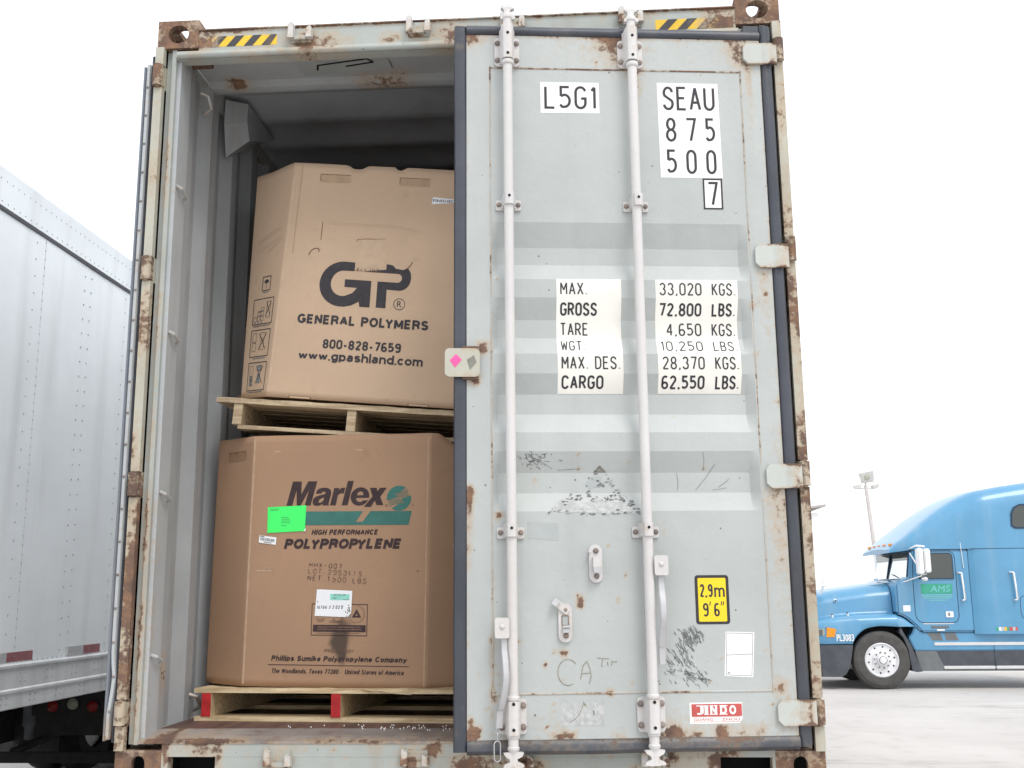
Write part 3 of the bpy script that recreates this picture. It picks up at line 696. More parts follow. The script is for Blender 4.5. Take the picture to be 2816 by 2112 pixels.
# ---- sill under the doors
st_s = spots([(-.92, .105, .06, .8), (-.85, .118, .02, .9), (-.64, .09, .06, .7), (-.16, .09, .07, .75), (-.40, .09, .012, .9), (-.45, .12, .01, .8), (-.1, .13, .03, .8), (.1, .10, .12, .75), (.25, .05, .05, .9), (.0, .05, .05, .9), (.45, .12, .02, .9), (.5, .1, .015, .9), (.58, .06, .02, .8), (.8, .12, .15, .55), (.7, .10, .03, .8), (.9, .11, .05, .6), (-1.06, .14, .06, .9), (-.75, .10, .01, .8), (-.55, .12, .008, .8), (-.3, .12, .02, .6), (-.2, .12, .012, .8)])
def rust_sill(x, y, z):
    e = .62*math.exp(-((z-.148)/.012)**2)*(.7+1.3*nz(x, 0, 0, 4))
    return .78*st_s(x, z)+e+.12*nz(x, z, 2, 12)+(.35 if (z < .1 and abs(abs(x)-.86) < .02) or abs(abs(x)-1.04) < .012 else 0)
mb = MB()
mb.box(-1.053, 1.053, .000, .050, .097, .148, 'frame')
for a, b in ((-1.053, -1.030), (-.862, .871), (1.043, 1.053)): mb.box(a, b, .0005, .050, .002, .0965, 'frame')
for a, b in ((-1.029, -.863), (.872, 1.042)): mb.box(max(a-.02, -1.0525), min(b+.02, 1.0525), .16, .17, .002, .0965, 'hole'); mb.box(a, b, .0505, .159, .0966, .099, 'hole')
mb.add([(-1.142, -.003, .1485), (1.142, -.003, .1485), (1.142, .045, .160), (-1.142, .045, .160), (1.142, .168, .1715), (-1.142, .168, .1715), (1.142, .168, .12), (-1.142, .168, .12), (-1.142, -.003, .1405), (1.142, -.003, .1405), (1.142, .051, .1405), (-1.142, .051, .1405)],
       [(0, 1, 2, 3), (3, 2, 4, 5), (5, 4, 6, 7), (8, 9, 1, 0), (11, 10, 9, 8)], 'threshold')
sill = mb.build('sill', cont, slice_=(.02, .06, .014), rust=rust_sill, smooth=30)
for x, z in ((-.637, .088), (-.162, .090), (.196, .088), (.652, .088)): keeper(x, z, sill, 0, .85)

# ================================================================== THE DOOR STANDING AJAR  (local x = along the door from its free edge, y = inward, z up)
DL = 1.191
door = MB()
BR = [(1.952, 1.864, 1.800, 1.739), (1.672, 1.596, 1.530, 1.468), (1.397, 1.327, 1.256, 1.189), (1.123, 1.051, .981, .917)]
BZ = sorted(z for b in BR for z in b)
def depth(s, z):
    d = 0.0
    for a, b, c, e in BR:
        if e < z < a: d = .029*((a-z)/(a-b) if z > b else 1.0 if z > c else (z-e)/(c-e))
    k = min(1, max(0, (1.062-s)/.030))*min(1, max(0, (s-.133)/.02))
    return d*k
BX = [.133, .153, 1.032, 1.062]
CONF = {'z': BZ, 'x': BX, 'f': depth}
zs = sorted(set(BZ+[.173+i*(2.680-.173)/200 for i in range(201)]))
xs = sorted(set(BX+[.045+i*1.1/80 for i in range(81)]))
door.grid([[(x, depth(x, z), z) for x in xs] for z in zs], 'door')
door.box(.046, 1.146, .0375, .055, .174, 2.679, 'inner')
for a, b, c, d in ((.0455, .0465, .174, 2.679), (1.1455, 1.1465, .174, 2.679)): door.box(a, b, .001, .0374, c, d, 'frame')
L_sp = [(.215, .483, .011, .95), (.582, .703, .008, .85), (.305, .411, .013, .9), (.333, .452, .010, .75), (.362, .447, .014, .8), (.378, .444, .009, .8), (.425, .622, .016, .8, .03), (.424, .60, .012, .75), (.553, .618, .012, .7), (.153, .905, .018, .85),
        (.520, .318, .014, .85), (.072, .20, .020, 1.0), (.060, .185, .025, .9), (.058, .235, .012, .7), (.35, .180, .022, .8), (.39, .183, .018, .75), (.70, .180, .05, .55), (.73, .186, .025, .7), (.89, .188, .03, .75), (.96, .185, .03, .5), (1.02, .190, .03, .55), (.18, .176, .02, .6), (.55, .174, .03, .5), (.80, .176, .03, .5), (.055, .985, .02, .75, .12),
        (1.10, 2.57, .02, .5, .25), (1.07, 2.60, .04, .5), (.60, 2.655, .10, .5), (.67, 2.56, .03, .55, .10), (1.06, 2.66, .05, .5), (.10, 1.49, .03, .85), (.075, 1.37, .025, .8), (1.12, 1.80, .030, .30, .25), (1.14, 1.30, .02, .4), (1.10, .98, .04, .32, .25), (1.13, .80, .02, .3),
        (.72, .845, .007, .8), (.722, .87, .006, .8), (.53, .80, .006, .7), (1.09, .33, .03, .6), (.28, 1.02, .012, .6), (.43, 1.065, .008, .7), (.13, .50, .012, .6, .25), (.14, .31, .02, .6), (.06, 2.66, .03, .6), (1.07, 1.47, .012, .5), (1.068, 1.65, .014, .6)]
L_sp += [(1.105, 1.76, .022, .16, .5), (1.13, 1.2, .025, .16, .6), (1.12, .95, .03, .2, .4), (.60, 2.675, .05, .35, .05), (.665, 2.55, .02, .28, .25), (.12, 2.66, .05, .3), (.055, 1.0, .012, .3, .3), (.40, 2.672, .2, .14), (.9, 2.672, .2, .14), (.3, .2, .1, .16), (.8, .2, .15, .2), (1.1, .22, .05, .25)]
for i in range(70):
    L_sp.append((rnd.uniform(.06, 1.13), rnd.choice((rnd.uniform(.19, .9), rnd.uniform(.19, .5), rnd.uniform(1, 2.6))), rnd.uniform(.003, .006), rnd.uniform(.5, .9)))
_ds = spots(L_sp)
E1 = MB
def rust_door(x, y, z):
    if y > .0376: return 0
    return _ds(x, z)+.25*math.exp(-((x-.045)/.008)**2)*(.6+nz(x, 0, z, 6))+.30*math.exp(-((x-1.147)/.010)**2)*(.6+nz(x, 0, z, 6))+.34*math.exp(-((2.681-z)/.010)**2)
dro = door.build('door', cont, (-.010, -.187, 0), (0, 0, math.atan2(.12341473, .99235518)), smooth=12, rust=rust_door)
dro['label'] = 'grey corrugated door standing slightly ajar with white locking bars'
def dchild(mb, name, **k): return mb.build(name, dro, **k)
# weld beads along the panel seams
mb = MB()
for x in (.131, 1.0675):
    pts = []
    for z in [z for z in zs if .30 < z < 2.56]:
        pts.append((x+.0015*nz(0, 0, z, 12), depth(x-.02, z)*.12+.0005, z))
    mb.tube(pts, .0032, 'door', 6)
for z in (2.549, .317): mb.tube([(x, .0004, z+.0012*nz(x, 0, 0, 9)) for x in [.133+i*.93/60 for i in range(61)]], .0036, 'door', 6)
dchild(mb, 'weld_seam', rust=lambda x, y, z: .42+.45*nz(x, y, z, 7)+(.25 if z > 2.5 else 0))
# rubber gasket round the edge: rounded lip all the way round
def gprof(w, d): return [(0, .004), (.10*w, -.004), (.28*w, -d), (.62*w, -d*.9), (.88*w, -.004), (w, .002), (w, .05), (0, .06)]
mb = MB()
rowL, rowR = [], []
zz = [.137+i*(2.712-.137)/60 for i in range(61)]
for z in zz:
    wob = .002*nz(3, 0, z, 3)
    c = lambda t: z if .18 < z < 2.67 else z
    rowL.append([(wob+p[0], p[1], z) for p in gprof(.0445, .005)])
    rowR.append([(1.1475+p[0], p[1]+.004, z+max(0, z-2.60)*.25) for p in gprof(.0425, .010)])
mb.grid(rowL, 'gasket', closed=True)
mb.grid([r[::-1] for r in rowR], 'gasket', closed=True)
for rws in (rowL, rowR):
    for r in (rws[0], rws[-1]): mb.poly(r, 'gasket')
for z0, w_, up in ((2.679, .040, 1), (.126, .050, 0)):
    rw = []
    for i in range(61):
        x = .0448+i*(1.1472-.0448)/60; wob = .003*nz(x, z0, 0, 3) if not up else .001*nz(x, 0, 0, 4)
        rw.append([(x, p[1]+.001, z0+wob+(p[0] if up else p[0])) for p in gprof(w_, .014 if not up else .011)])
    mb.grid(rw, 'gasket', closed=True)
mb.box(1.09, 1.1470, .004, .05, 2.7195, 2.742, 'gasket')  # added black block: the shadow under the corner casting as well as gasket
dchild(mb, 'gasket', smooth=50, rust=lambda x, y, z: (.30+.35*nz(x, y, z, 6)+.2*gauss(z-.172, .012) if z < .178 and x > .045 else .12*gauss(z-.14, .25) if x < .05 else .0)+(.4*gauss(z-2.62, .04)*gauss(x-.02, .02)))
# two locking bars with cam heads
def lock_bar(s):
    mb = MB(); y = -.050
    mb.cyl((s, y, .300), (s, y, 2.552), .0172, .0172, 'bar', 24)
    for z0, z1, r in ((2.536, 2.553, .0225), (.302, .318, .0215)): mb.lathe([(r*.9, z0), (r, z0+.003), (r, z1-.003), (r*.9, z1)], (s, y, 0), 'bar', n=24)
    # upper cam
    mb.lathe([(.0165, 2.688), (.0165, 2.716), (.0205, 2.719), (.0215, 2.727), (.017, 2.734), (.0125, 2.742), (.0115, 2.752)], (s, y, 0), 'bar', n=20)
    mb.prism([(s-.024, 2.760), (s-.020, 2.768), (s-.006, 2.764), (s+.010, 2.765), (s+.026, 2.757), (s+.012, 2.752), (s+.011, 2.738), (s+.030, 2.722), (s+.027, 2.714), (s-.027, 2.714), (s-.024, 2.724), (s-.012, 2.738), (s-.013, 2.752)], y-.010, y+.012, 'bar')
    # lower cam
    mb.lathe([(.0205, .195), (.0205, .187), (.0165, .183), (.0165, .160), (.0195, .157), (.0195, .150), (.0145, .144), (.0120, .132), (.012, .10)], (s, y, 0), 'bar', n=20)
    mb.prism([(s-.033, .140), (s-.014, .143), (s+.014, .144), (s+.033, .141), (s+.028, .130), (s+.012, .122), (s+.013, .114), (s+.033, .104), (s+.034, .097), (s+.012, .094), (s-.012, .093), (s-.034, .096), (s-.030, .105), (s-.012, .113), (s-.013, .122), (s-.026, .130)], y-.011, y+.013, 'bar')
    return dchild(mb, 'locking_bar', smooth=40, rust=lambda x, yy, z: .10*max(0, nz(x, yy, z, 6))+.2*gauss(z-.11, .03))
for s in (.194, .652): lock_bar(s)
def bolts(mb, pts, r=.0095, h=.008, m='bolt', y=-.0125):
    for p in pts:
        mb.cyl((p[0], y+.003, p[1]), (p[0], y-.001, p[1]), r*1.1, r*1.1, m, 14); mb.dome((p[0], y-.001, p[1]), r, h, m)
def rrect(x0, x1, z0, z1, r, n=4):
    return arc(x1-r, z1-r, r, r, 90, 0, n)+arc(x1-r, z0+r, r, r, 0, -90, n)+arc(x0+r, z0+r, r, r, -90, -180, n)+arc(x0+r, z1-r, r, r, 180, 90, n)
def hump(mb, s, z0, z1, r, m, y0=-.012):
    """saddle over the pipe"""
    prof = [(s-r-.004, y0), (s-r, y0-.012), (s-r*.9, -.056), (s-r*.62, -.071), (s-r*.2, -.0755), (s+r*.2, -.0755), (s+r*.62, -.071), (s+r*.9, -.056), (s+r, y0-.012), (s+r+.004, y0)]
    mb.grid([[(p[0], p[1], z0) for p in prof], [(p[0], p[1], z1) for p in prof]], m)
    for z, rev in ((z0, 0), (z1, 1)):
        mb.poly([(p[0], p[1], z) for p in (prof if rev else prof[::-1])], m)
def big_bracket(s, z0, z1, hz0, hz1, swap=False):
    mb = MB(); mb.prism(rrect(s-.046, s+.046, z0, z1, .012), -.011, -.0012, 'bar')
    hump(mb, s, hz0, hz1, .0245, 'bar', -.0108)
    for z in (z0+.020, z1-.012): mb.cyl((s, -.0752, z), (s, -.0770, z), .0055, .0055, 'hole', 10)
    bolts(mb, [(s-.035, z1-.022), (s+.035, z1-.022), (s-.035, z0+.022), (s+.035, z0+.022)])
    return dchild(mb, 'bar_bracket', smooth=35, rust=lambda x, y, z: .08+.3*nz(x, y, z, 20))
big_bracket(.194, 2.551, 2.663, 2.556, 2.690); big_bracket(.652, 2.553, 2.662, 2.558, 2.690)
big_bracket(.194, .193, .305, .195, .300); big_bracket(.652, .193, .305, .195, .300)
def guide(s, z):
    mb = MB(); mb.prism(rrect(s-.046, s+.046, z-.020, z+.018, .007), -.009, -.0012, 'bar')
    hump(mb, s, z-.0165, z+.028, .0215, 'bar', -.0088)
    mb.cyl((s, -.0752, z+.012), (s, -.0772, z+.012), .0050, .0050, 'hole', 10)
    bolts(mb, [(s-.035, z), (s+.035, z)], .008, .007, y=-.0105)
    return dchild(mb, 'bar_guide', smooth=35, rust=lambda x, y, z: .10+.3*nz(x, y, z, 20))
for s in (.195, .656): guide(s, 2.012)
for s in (.193, .653): guide(s, .845)
# handles hanging from their hubs, and the retainer plates
def handle(s0, s1, z0, z1, hs, pts):
    mb = MB(); mb.prism(rrect(s0, s1, z0, z1, .008), -.074, -.0665, 'bar')
    mb.prism([(s0+.004, z0+.003), (s1-.004, z0+.003), (s1-.004, z1-.003), (s0+.004, z1-.003)], -.0405, -.034, 'bar')
    cx = (s0+s1)/2; cz = (z0+z1)/2+.004
    mb.cyl((cx, -.0750, cz), (cx, -.030, cz), .007, .007, 'bar', 12); mb.dome((cx, -.0742, cz), .0085, .006, 'bar')
    rows = []
    for (x, y, z, hw) in pts: rows.append([(x-hw, y, z), (x-hw*.7, y-.005, z), (x+hw*.7, y-.005, z), (x+hw, y, z), (x+hw*.7, y+.006, z), (x-hw*.7, y+.006, z)])
    # smooth the path
    def cr(i, t):
        a, b, c, d = rows[max(i-1, 0)], rows[i], rows[i+1], rows[min(i+2, len(rows)-1)]
        return [tuple(.5*(2*q+(r_-p)*t+(2*p-5*q+4*r_-u)*t*t+(3*q-p-3*r_+u)*t**3) for p, q, r_, u in zip(A, B, C, D)) for A, B, C, D in zip(a, b, c, d)]
    rr = [cr(i, k/5) for i in range(len(rows)-1) for k in range(5)]+[rows[-1]]
    mb.grid(rr, 'galv', closed=True); mb.poly(rr[-1], 'galv'); mb.poly(rr[0][::-1], 'galv')
    return dchild(mb, 'door_handle', smooth=40, rust=lambda x, y, z: .04)
handle(.135, .183, .500, .566, .161, [(.166, -.055, .520, .0115), (.166, -.058, .47, .0115), (.169, -.070, .42, .0115), (.170, -.080, .37, .0115), (.163, -.075, .32, .0115), (.155, -.062, .28, .0115), (.152, -.055, .27, .0128), (.150, -.050, .245, .0132), (.148, -.046, .217, .0132)])
handle(.668, .714, .698, .764, .692, [(.692, -.052, .715, .0125), (.692, -.055, .66, .0125), (.693, -.068, .61, .0125), (.692, -.074, .56, .0125), (.689, -.064, .51, .0125), (.688, -.054, .47, .0125), (.688, -.050, .46, .0132), (.688, -.048, .435, .0132), (.688, -.046, .410, .012)])
def retainer(x, z0, z1, open_):
    mb = MB(); r = .0225
    out = [(x-r+p[0], z0+p[1]) for p in stadium(2*r, z1-z0, 8)]
    mb.prism(out, -.012, -.0012, 'bar')
    bolts(mb, [(x+.001, z1-.022), (x+.002, z0+.022)], .0085, .007, y=-.0135)
    if not open_:
        mb.prism([(x-.012, z0+.045), (x+.016, z0+.045), (x+.016, z0+.085), (x-.012, z0+.085)], -.038, -.0125, 'bar')
        mb.prism([(x-.011, z0+.033), (x+.015, z0+.033), (x+.016, z0+.052), (x-.012, z0+.052)], -.046, -.0385, 'galv')
        mb.prism([(x-.026, z0+.10), (x-.0175, z0+.10), (x-.0175, z0+.108), (x-.026, z0+.108)], -.03, -.0125, 'bar')
    else:
        mb.rect(x-.011, x+.011, z0+.055, z0+.087, 'greypatch', -.0128)
        for a in (((x-.011, z0+.055), (x+.011, z0+.055)), ((x-.011, z0+.087), (x+.011, z0+.087)), ((x-.011, z0+.055), (x-.011, z0+.087)), ((x+.011, z0+.055), (x+.011, z0+.087))):
            mb.tube([(a[0][0], -.013, a[0][1]), (a[1][0], -.013, a[1][1])], .0022, 'bolt', 6)
        mb.prism([(x-.010, z0+.048), (x+.015, z0+.050), (x+.015, z0+.056), (x-.010, z0+.054)], -.040, -.0125, 'galv')
        mb.prism([(x-.010, z0+.032), (x+.012, z0+.033), (x+.013, z0+.046), (x-.010, z0+.046)], -.034, -.0125, 'galv')
        c = (x+.001, z1-.022); a = R(145)
        d = Vector((math.cos(a), math.sin(a))); n = Vector((-d.y, d.x))
        P = lambda u, v: (c[0]+d.x*u+n.x*v, c[1]+d.y*u+n.y*v)
        mb.prism([P(-.012, -.012), P(.030, -.014), P(.032, .010), P(-.012, .012)], -.019, -.0155, 'bar')
        mb.prism([P(.0305, -.014), P(.052, -.012), P(.052, .010), P(.0325, .010)], -.034, -.0165, 'galv')
    return dchild(mb, 'handle_retainer', smooth=30, rust=lambda X, Y, Z: .10+.3*nz(X, Y, Z, 25))
retainer(.4795, .676, .804, False); retainer(.3725, .482, .610, True)
# chain hanging from the lower handle
mb = MB()
def link(c, w_, h, r, rot):
    pts = [(p[0]-w_/2, p[1]-h/2) for p in stadium(w_, h, 6)]; ca, sa = math.cos(rot), math.sin(rot)
    mb.tube([(c[0]+p[0]*ca, c[1]+p[0]*sa, c[2]+p[1]) for p in pts], r, 'galv', 7, closed=True)
link((.143, -.044, .206), .010, .022, .0018, 0); link((.143, -.044, .190), .010, .026, .0018, 1.5); link((.142, -.045, .145), .021, .064, .0020, .25)
dchild(mb, 'chain', smooth=60)
# hinge blades
def blade(z, h, s0=1.079):
    mb = MB(); c = .018
    out = [(s0, z-h/2+c), (s0+c, z-h/2), (1.150, z-h/2), (1.150, z+h/2), (s0+c*.8, z+h/2), (s0, z+h/2-c)]
    mb.prism(out, -.015, -.0012, 'hinge')
    mb.grid([[(1.1495, -.015, z-h/2), (1.168, -.021, z-h/2), (1.186, -.021, z-h/2), (1.2075, -.012, z-h/2)], [(1.1495, -.015, z+h/2), (1.168, -.021, z+h/2), (1.186, -.021, z+h/2), (1.2075, -.012, z+h/2)]], 'hinge')
    mb.grid([[(1.1495, -.004, z+h/2), (1.168, -.010, z+h/2), (1.186, -.010, z+h/2), (1.2075, -.003, z+h/2)], [(1.1495, -.004, z-h/2), (1.168, -.010, z-h/2), (1.186, -.010, z-h/2), (1.2075, -.003, z-h/2)]], 'hinge')
    for zz in (z-h/2, z+h/2): mb.poly([(1.1495, -.015, zz), (1.168, -.021, zz), (1.186, -.021, zz), (1.2075, -.012, zz), (1.2075, -.003, zz), (1.186, -.010, zz), (1.168, -.010, zz), (1.1495, -.004, zz)], 'hinge')
    return dchild(mb, 'hinge_blade', slice_=.012, smooth=40, rust=lambda x, y, zz: .55*math.exp(-((x-1.19)/.03)**2)+.45*math.exp(-((abs(zz-z)-h/2)/.005)**2)+.35*nz(x, y, zz, 16)*(1 if x > 1.10 else .3)+.15*gauss(x-1.079, .006))
for z, h, s0 in ((2.621, .082, 1.080), (1.830, .088, 1.084), (1.034, .085, 1.081), (.246, .083, 1.076)): blade(z, h, s0)
# small plate bridging the free edge, with two diamond stickers
mb = MB(); mb.prism(rrect(-.031, .090, 1.380, 1.481, .016), -.0225, -.0165, 'cream')
mb.box(.030, .085, -.0165, -.0012, 1.372, 1.49, 'cream')
mb.flat([(.004, 1.412), (.028, 1.440), (.008, 1.460), (-.014, 1.438)], 'pink', -.0235)
mb.flat([(.056, 1.404), (.078, 1.430), (.070, 1.456), (.046, 1.440)], 'greyvinyl', -.0235)
dchild(mb, 'edge_plate', slice_=.012, smooth=30, rust=lambda x, y, z: (.5*math.exp(-((z-1.481)/.012)**2)*(1 if x > .03 else .5)+.45*math.exp(-((z-1.385)/.010)**2)*(1 if x > .0 else .3)+.3*nz(x, y, z, 30)*(x > .02) if y < -.0166 and y > -.0230 else .8 if y > -.0166 else 0))

# ---- stickers and markings on the door (they follow the corrugations)
def sticker(name, fn, conform=True, **k):
    mb = MB(); fn(mb); return mb.build(name, dro, conform=CONF if conform else None, smooth=25 if conform else 0, **k)
SY, TY = -.0007, -.0013
def f(mb):
    mb.flat([(.317, 2.374), (.5345, 2.375), (.534, 2.4965), (.317, 2.496)], 'sticker', SY)
    mb.strokes('L5G1', .331, .524, 2.390, 2.482, 'black', .0095, TY)
sticker('code_sticker', f, False)
def f(mb):
    mb.flat([(.754, 2.1285), (.983, 2.1285), (.9795, 2.5005), (.751, 2.5015)], 'sticker', SY)
    mb.strokes('SEAU', .771, .966, 2.392, 2.487, 'black', .0095, TY)
    mb.strokes('8', .778, .818, 2.268, 2.363, 'black', .0095, TY); mb.strokes('7', .852, .893, 2.268, 2.363, 'black', .0095, TY); mb.strokes('5', .925, .963, 2.268, 2.363, 'black', .0095, TY)
    mb.strokes('5', .777, .816, 2.143, 2.238, 'black', .0095, TY); mb.strokes('0', .850, .889, 2.143, 2.238, 'black', .0095, TY); mb.strokes('0', .924, .962, 2.143, 2.238, 'black', .0095, TY)
sticker('number_sticker', f, False)
def f(mb):
    mb.rect(.906, .9805, 2.0065, 2.1275, 'sticker', SY)
    mb.ribbon([(.910, 2.0105), (.9765, 2.0105), (.9765, 2.1235), (.910, 2.1235)], .0065, 'black', TY, closed=True)
    mb.strokes('7', .923, .963, 2.021, 2.114, 'black', .0095, TY)
sticker('check_digit_sticker', f, False)
LN = [(1.682, 1.729), (1.611, 1.656), (1.540, 1.587), (1.480, 1.520), (1.412, 1.459), (1.345, 1.391)]
def f(mb):
    mb.rect(.3635, .5955, 1.329, 1.7405, 'sticker_aged', SY)
    for (z0, z1), tx, x1, wd in zip(LN, ('MAX.', 'GROSS', 'TARE', 'WGT.', 'MAX. DES.', 'CARGO'), (.474, .509, .477, .464, .585, .525), (.0052, .0070, .0054, .0044, .0054, .0070)):
        mb.strokes(tx, .377, x1, z0, z1, 'black', wd, TY)
sticker('weight_name_sticker', f)
def f(mb):
    mb.rect(.7185, 1.016, 1.330, 1.7405, 'sticker_aged', SY)
    for (z0, z1), a, b, xa, xb, ya, yb, wd in zip(LN, ('33,020', '72,800', '4,650', '10,250', '28,370', '62,550'), ('KGS.', 'LBS.')*3, (.733, .731, .758, .733, .734, .730), (.885, .885, .885, .884, .885, .884), (.922,)*6, (1.008,)*6, (.0052, .0070, .0054, .0044, .0054, .0070)):
        mb.strokes(a, xa, xb, z0, z1, 'black', wd, TY); mb.strokes(b, ya, yb, z0, z1, 'black', wd, TY)
sticker('weight_value_sticker', f)
def f(mb):
    mb.flat([p for p in rrect(.8165, .9325, .5355, .6985, .010)], 'black', SY)
    mb.flat([p for p in rrect(.8265, .9225, .5445, .6890, .004)], 'yellow', -.0010)
    grot(mb, '2,9', .8325, .8770, .6255, .6690, .0062, 'black', TY); grot(mb, 'm', .8820, .9180, .6255, .6700, .0062, 'black', TY); grot(mb, '9', .8410, .8605, .5610, .6060, .0062, 'black', TY); grot(mb, '6', .8790, .8985, .5610, .6060, .0062, 'black', TY)
    mb.ribbon([(.8650, .597), (.8675, .611)], .0034, 'black', TY); mb.ribbon([(.9040, .598), (.9065, .611)], .0034, 'black', TY); mb.ribbon([(.9110, .598), (.9135, .611)], .0034, 'black', TY)
sticker('height_sticker', f, False)
def f(mb):
    mb.flat([(.9045, .3665), (1.0015, .3610), (1.0130, .5080), (.9150, .5110)], 'sticker', SY)
    mb.ribbon([(.9110, .3705), (.9970, .3660), (1.0075, .5040), (.9190, .5065)], .0016, 'greyvinyl', TY, closed=True)
    mb.ribbon([(.9150, .4345), (1.0020, .4370)], .0016, 'greyvinyl', TY-.0001)
    mb.ribbon([(.918, .3745), (.918, .3795)], .002, 'black', TY-.0002); mb.ribbon([(.922, .3745), (.922, .3795)], .002, 'black', TY-.0002)
sticker('blank_form_sticker', f, False)
def f(mb):
    mb.flat([(.7815, .2150), (.948, .2150), (.9585, .2300), (.9595, .2825), (.7825, .2825)], 'sticker', SY)
    mb.flat([(.7885, .2380), (.9575, .2380), (.9575, .2775), (.7885, .2775)], 'red', -.0010)
    for z in (.2365, .2205): mb.ribbon([(.7885, z), (.951, z)], .0012, 'red', -.0010)
    for ch, x in zip('JINDO', (.806, .832, .851, .884, .915)):
        wv = .013 if ch == 'I' else .024
        mb.text(ch, x, x+wv-.001, .2435, .2730, 'sticker', TY, .06)
        if ch in 'JIND':
            for q in ((x-.0015, x+wv*.5) if ch != 'I' else (x-.003, x+wv+.002), (x+wv*.55, x+wv+.001)):
                mb.rect(q[0], q[1], .2702, .2733, 'sticker', TY-.0001)
            if ch != 'J': mb.rect(x-.002, x+wv+.0005, .2432, .2460, 'sticker', TY-.0001)
    mb.text('GUANG', .795, .859, .2240, .2325, 'red', TY, .0); mb.text('ZHOU', .889, .949, .2240, .2325, 'red', TY, .0)
sticker('maker_sticker', f, False)
def f(mb):
    top = [(.354, .303)]+[(.354+.142*i/16, .298-.012*abs(math.sin(i*1.7))-.006*(i % 3 == 0)) for i in range(1, 16)]+[(.496, .299)]
    mb.flat([(.354, .215), (.4965, .216)]+top[::-1], 'residue', SY)
    mb.ribbon([(.43, .292), (.424, .27), (.414, .25), (.40, .235), (.385, .227)], .002, 'graffiti', TY)
    mb.ribbon([(.462, .263), (.463, .248)], .004, 'scuff', TY); mb.ribbon([(.43, .285), (.437, .278)], .007, 'graffiti', TY-.0001)
sticker('torn_sticker', f, False)
def f(mb): mb.flat([(.251, .826), (.3555, .818), (.356, .876), (.2505, .881)], 'greypatch', SY)
sticker('paint_patch', f, False)
# remains of a triangular placard
def f(mb):
    r = random.Random(5); A, B, C = (.505, 1.074), (.312, .915), (.652, .893)
    def inside(x, z):
        t = (z-.905)/(1.074-.905)
        return 0 <= t <= 1 and .312+(.505-.312)*t < x < .652-(.652-.505)*t
    mb.flat([(.372, .962), (.455, .958), (.560, .964), (.622, .918), (.64, .905), (.325, .917)], 'residue', SY)
    n = 0
    while n < 230:
        x, z = r.uniform(.31, .65), r.uniform(.90, 1.072)
        if not inside(x, z): continue
        t = (z-.905)/.169; right = .652-(.147)*t
        keep = (z > 1.045) or (right-x < .022) or (.950 < z < .975 and r.random() < .75) or (z < .918 and r.random() < .6) or (1.0 < z < 1.03 and .455 < x < .56 and r.random() < .5) or r.random() < .10
        if not keep: n += .3; continue
        k = r.uniform(.003, .010); a = r.uniform(0, 3)
        mb.flat([(x+k*math.cos(a+q*1.57)*r.uniform(.4, 1.2), z+k*.5*math.sin(a+q*1.57)*r.uniform(.4, 1.2)) for q in range(4)], 'scuff' if r.random() < .72 else 'residue', TY-.00004*(int(n) % 12)); n += 1
    mb.flat([(.505, 1.076), (.482, 1.052), (.530, 1.052)], 'greyvinyl', TY)
    mb.flat([(.478, 1.038), (.455, 1.012), (.470, .995), (.505, 1.004), (.512, 1.036)], 'greypatch', SY-.0002)
    for i in range(50):                              # streaky scuffs above
        x = r.gauss(.285, .025); z = r.gauss(1.095, .014); l = r.uniform(.004, .016); a = r.gauss(-.7, .5)
        mb.ribbon([(x, z), (x+l*math.cos(a), z+l*math.sin(a))], r.uniform(.001, .003), 'scuff', TY-.00004*(i % 12))
    for x0, z0, x1, z1 in ((.25, 1.115, .34, 1.065), (.36, 1.06, .44, 1.065), (.865, 1.12, .868, 1.06), (.775, 1.05, .776, .99), (.91, 1.08, .84, .99), (.92, 1.0, .96, 1.03), (.90, .99, .95, .998)):
        mb.ribbon([(x0, z0), ((x0+x1)/2+.004, (z0+z1)/2), (x1, z1)], .0013, 'scuff', TY)
sticker('torn_placard', f)
def f(mb):
    r = random.Random(11)
    for i in range(260):
        t = r.random(); u = r.random()
        cx = .700+.150*u; cz = .435-.075*u+r.gauss(0, .028)
        if t < .34: cx = r.gauss(.795, .020); cz = r.gauss(.505, .014)
        elif t < .5: cx = r.gauss(.775, .02); cz = r.gauss(.455, .02)
        elif t < .68: cz = .385-.035*u+r.gauss(0, .006)
        if not (.69 < cx < .85 and .338 < cz < .535): continue
        a = R(-58)+r.gauss(0, .18) if not .5 <= t < .68 else R(-18)+r.gauss(0, .15); l = abs(r.gauss(.009, .006))+.002
        mb.ribbon([(cx, cz), (cx+l*math.cos(a), cz+l*math.sin(a))], r.uniform(.0010, .0034), 'scuff', TY-.00004*(i % 14))
    for i in range(14):
        x, z = r.uniform(.71, .80), r.uniform(.36, .47); mb.rect(x, x+.002, z, z+.003, 'residue', TY-.0007)
sticker('scuff_marks', f, False)
def f(mb):
    mb.ribbon(arc(.380, .385, .034, .042, 40, 300, 16), .0026, 'graffiti', TY)
    mb.ribbon([(.421, .362), (.430, .405), (.443, .420), (.452, .400), (.457, .372), (.450, .347)], .0026, 'graffiti', TY-.0001); mb.ribbon([(.424, .380), (.455, .382)], .0024, 'graffiti', TY-.0002)
    mb.ribbon([(.478, .430), (.518, .427)], .0024, 'graffiti', TY); mb.ribbon([(.497, .428), (.492, .405), (.496, .403)], .0024, 'graffiti', TY-.0001)
    mb.ribbon([(.512, .418), (.514, .404)], .0024, 'graffiti', TY); mb.ribbon([(.525, .404), (.527, .420), (.534, .416), (.545, .419)], .0024, 'graffiti', TY)
sticker('scribble', f, False)

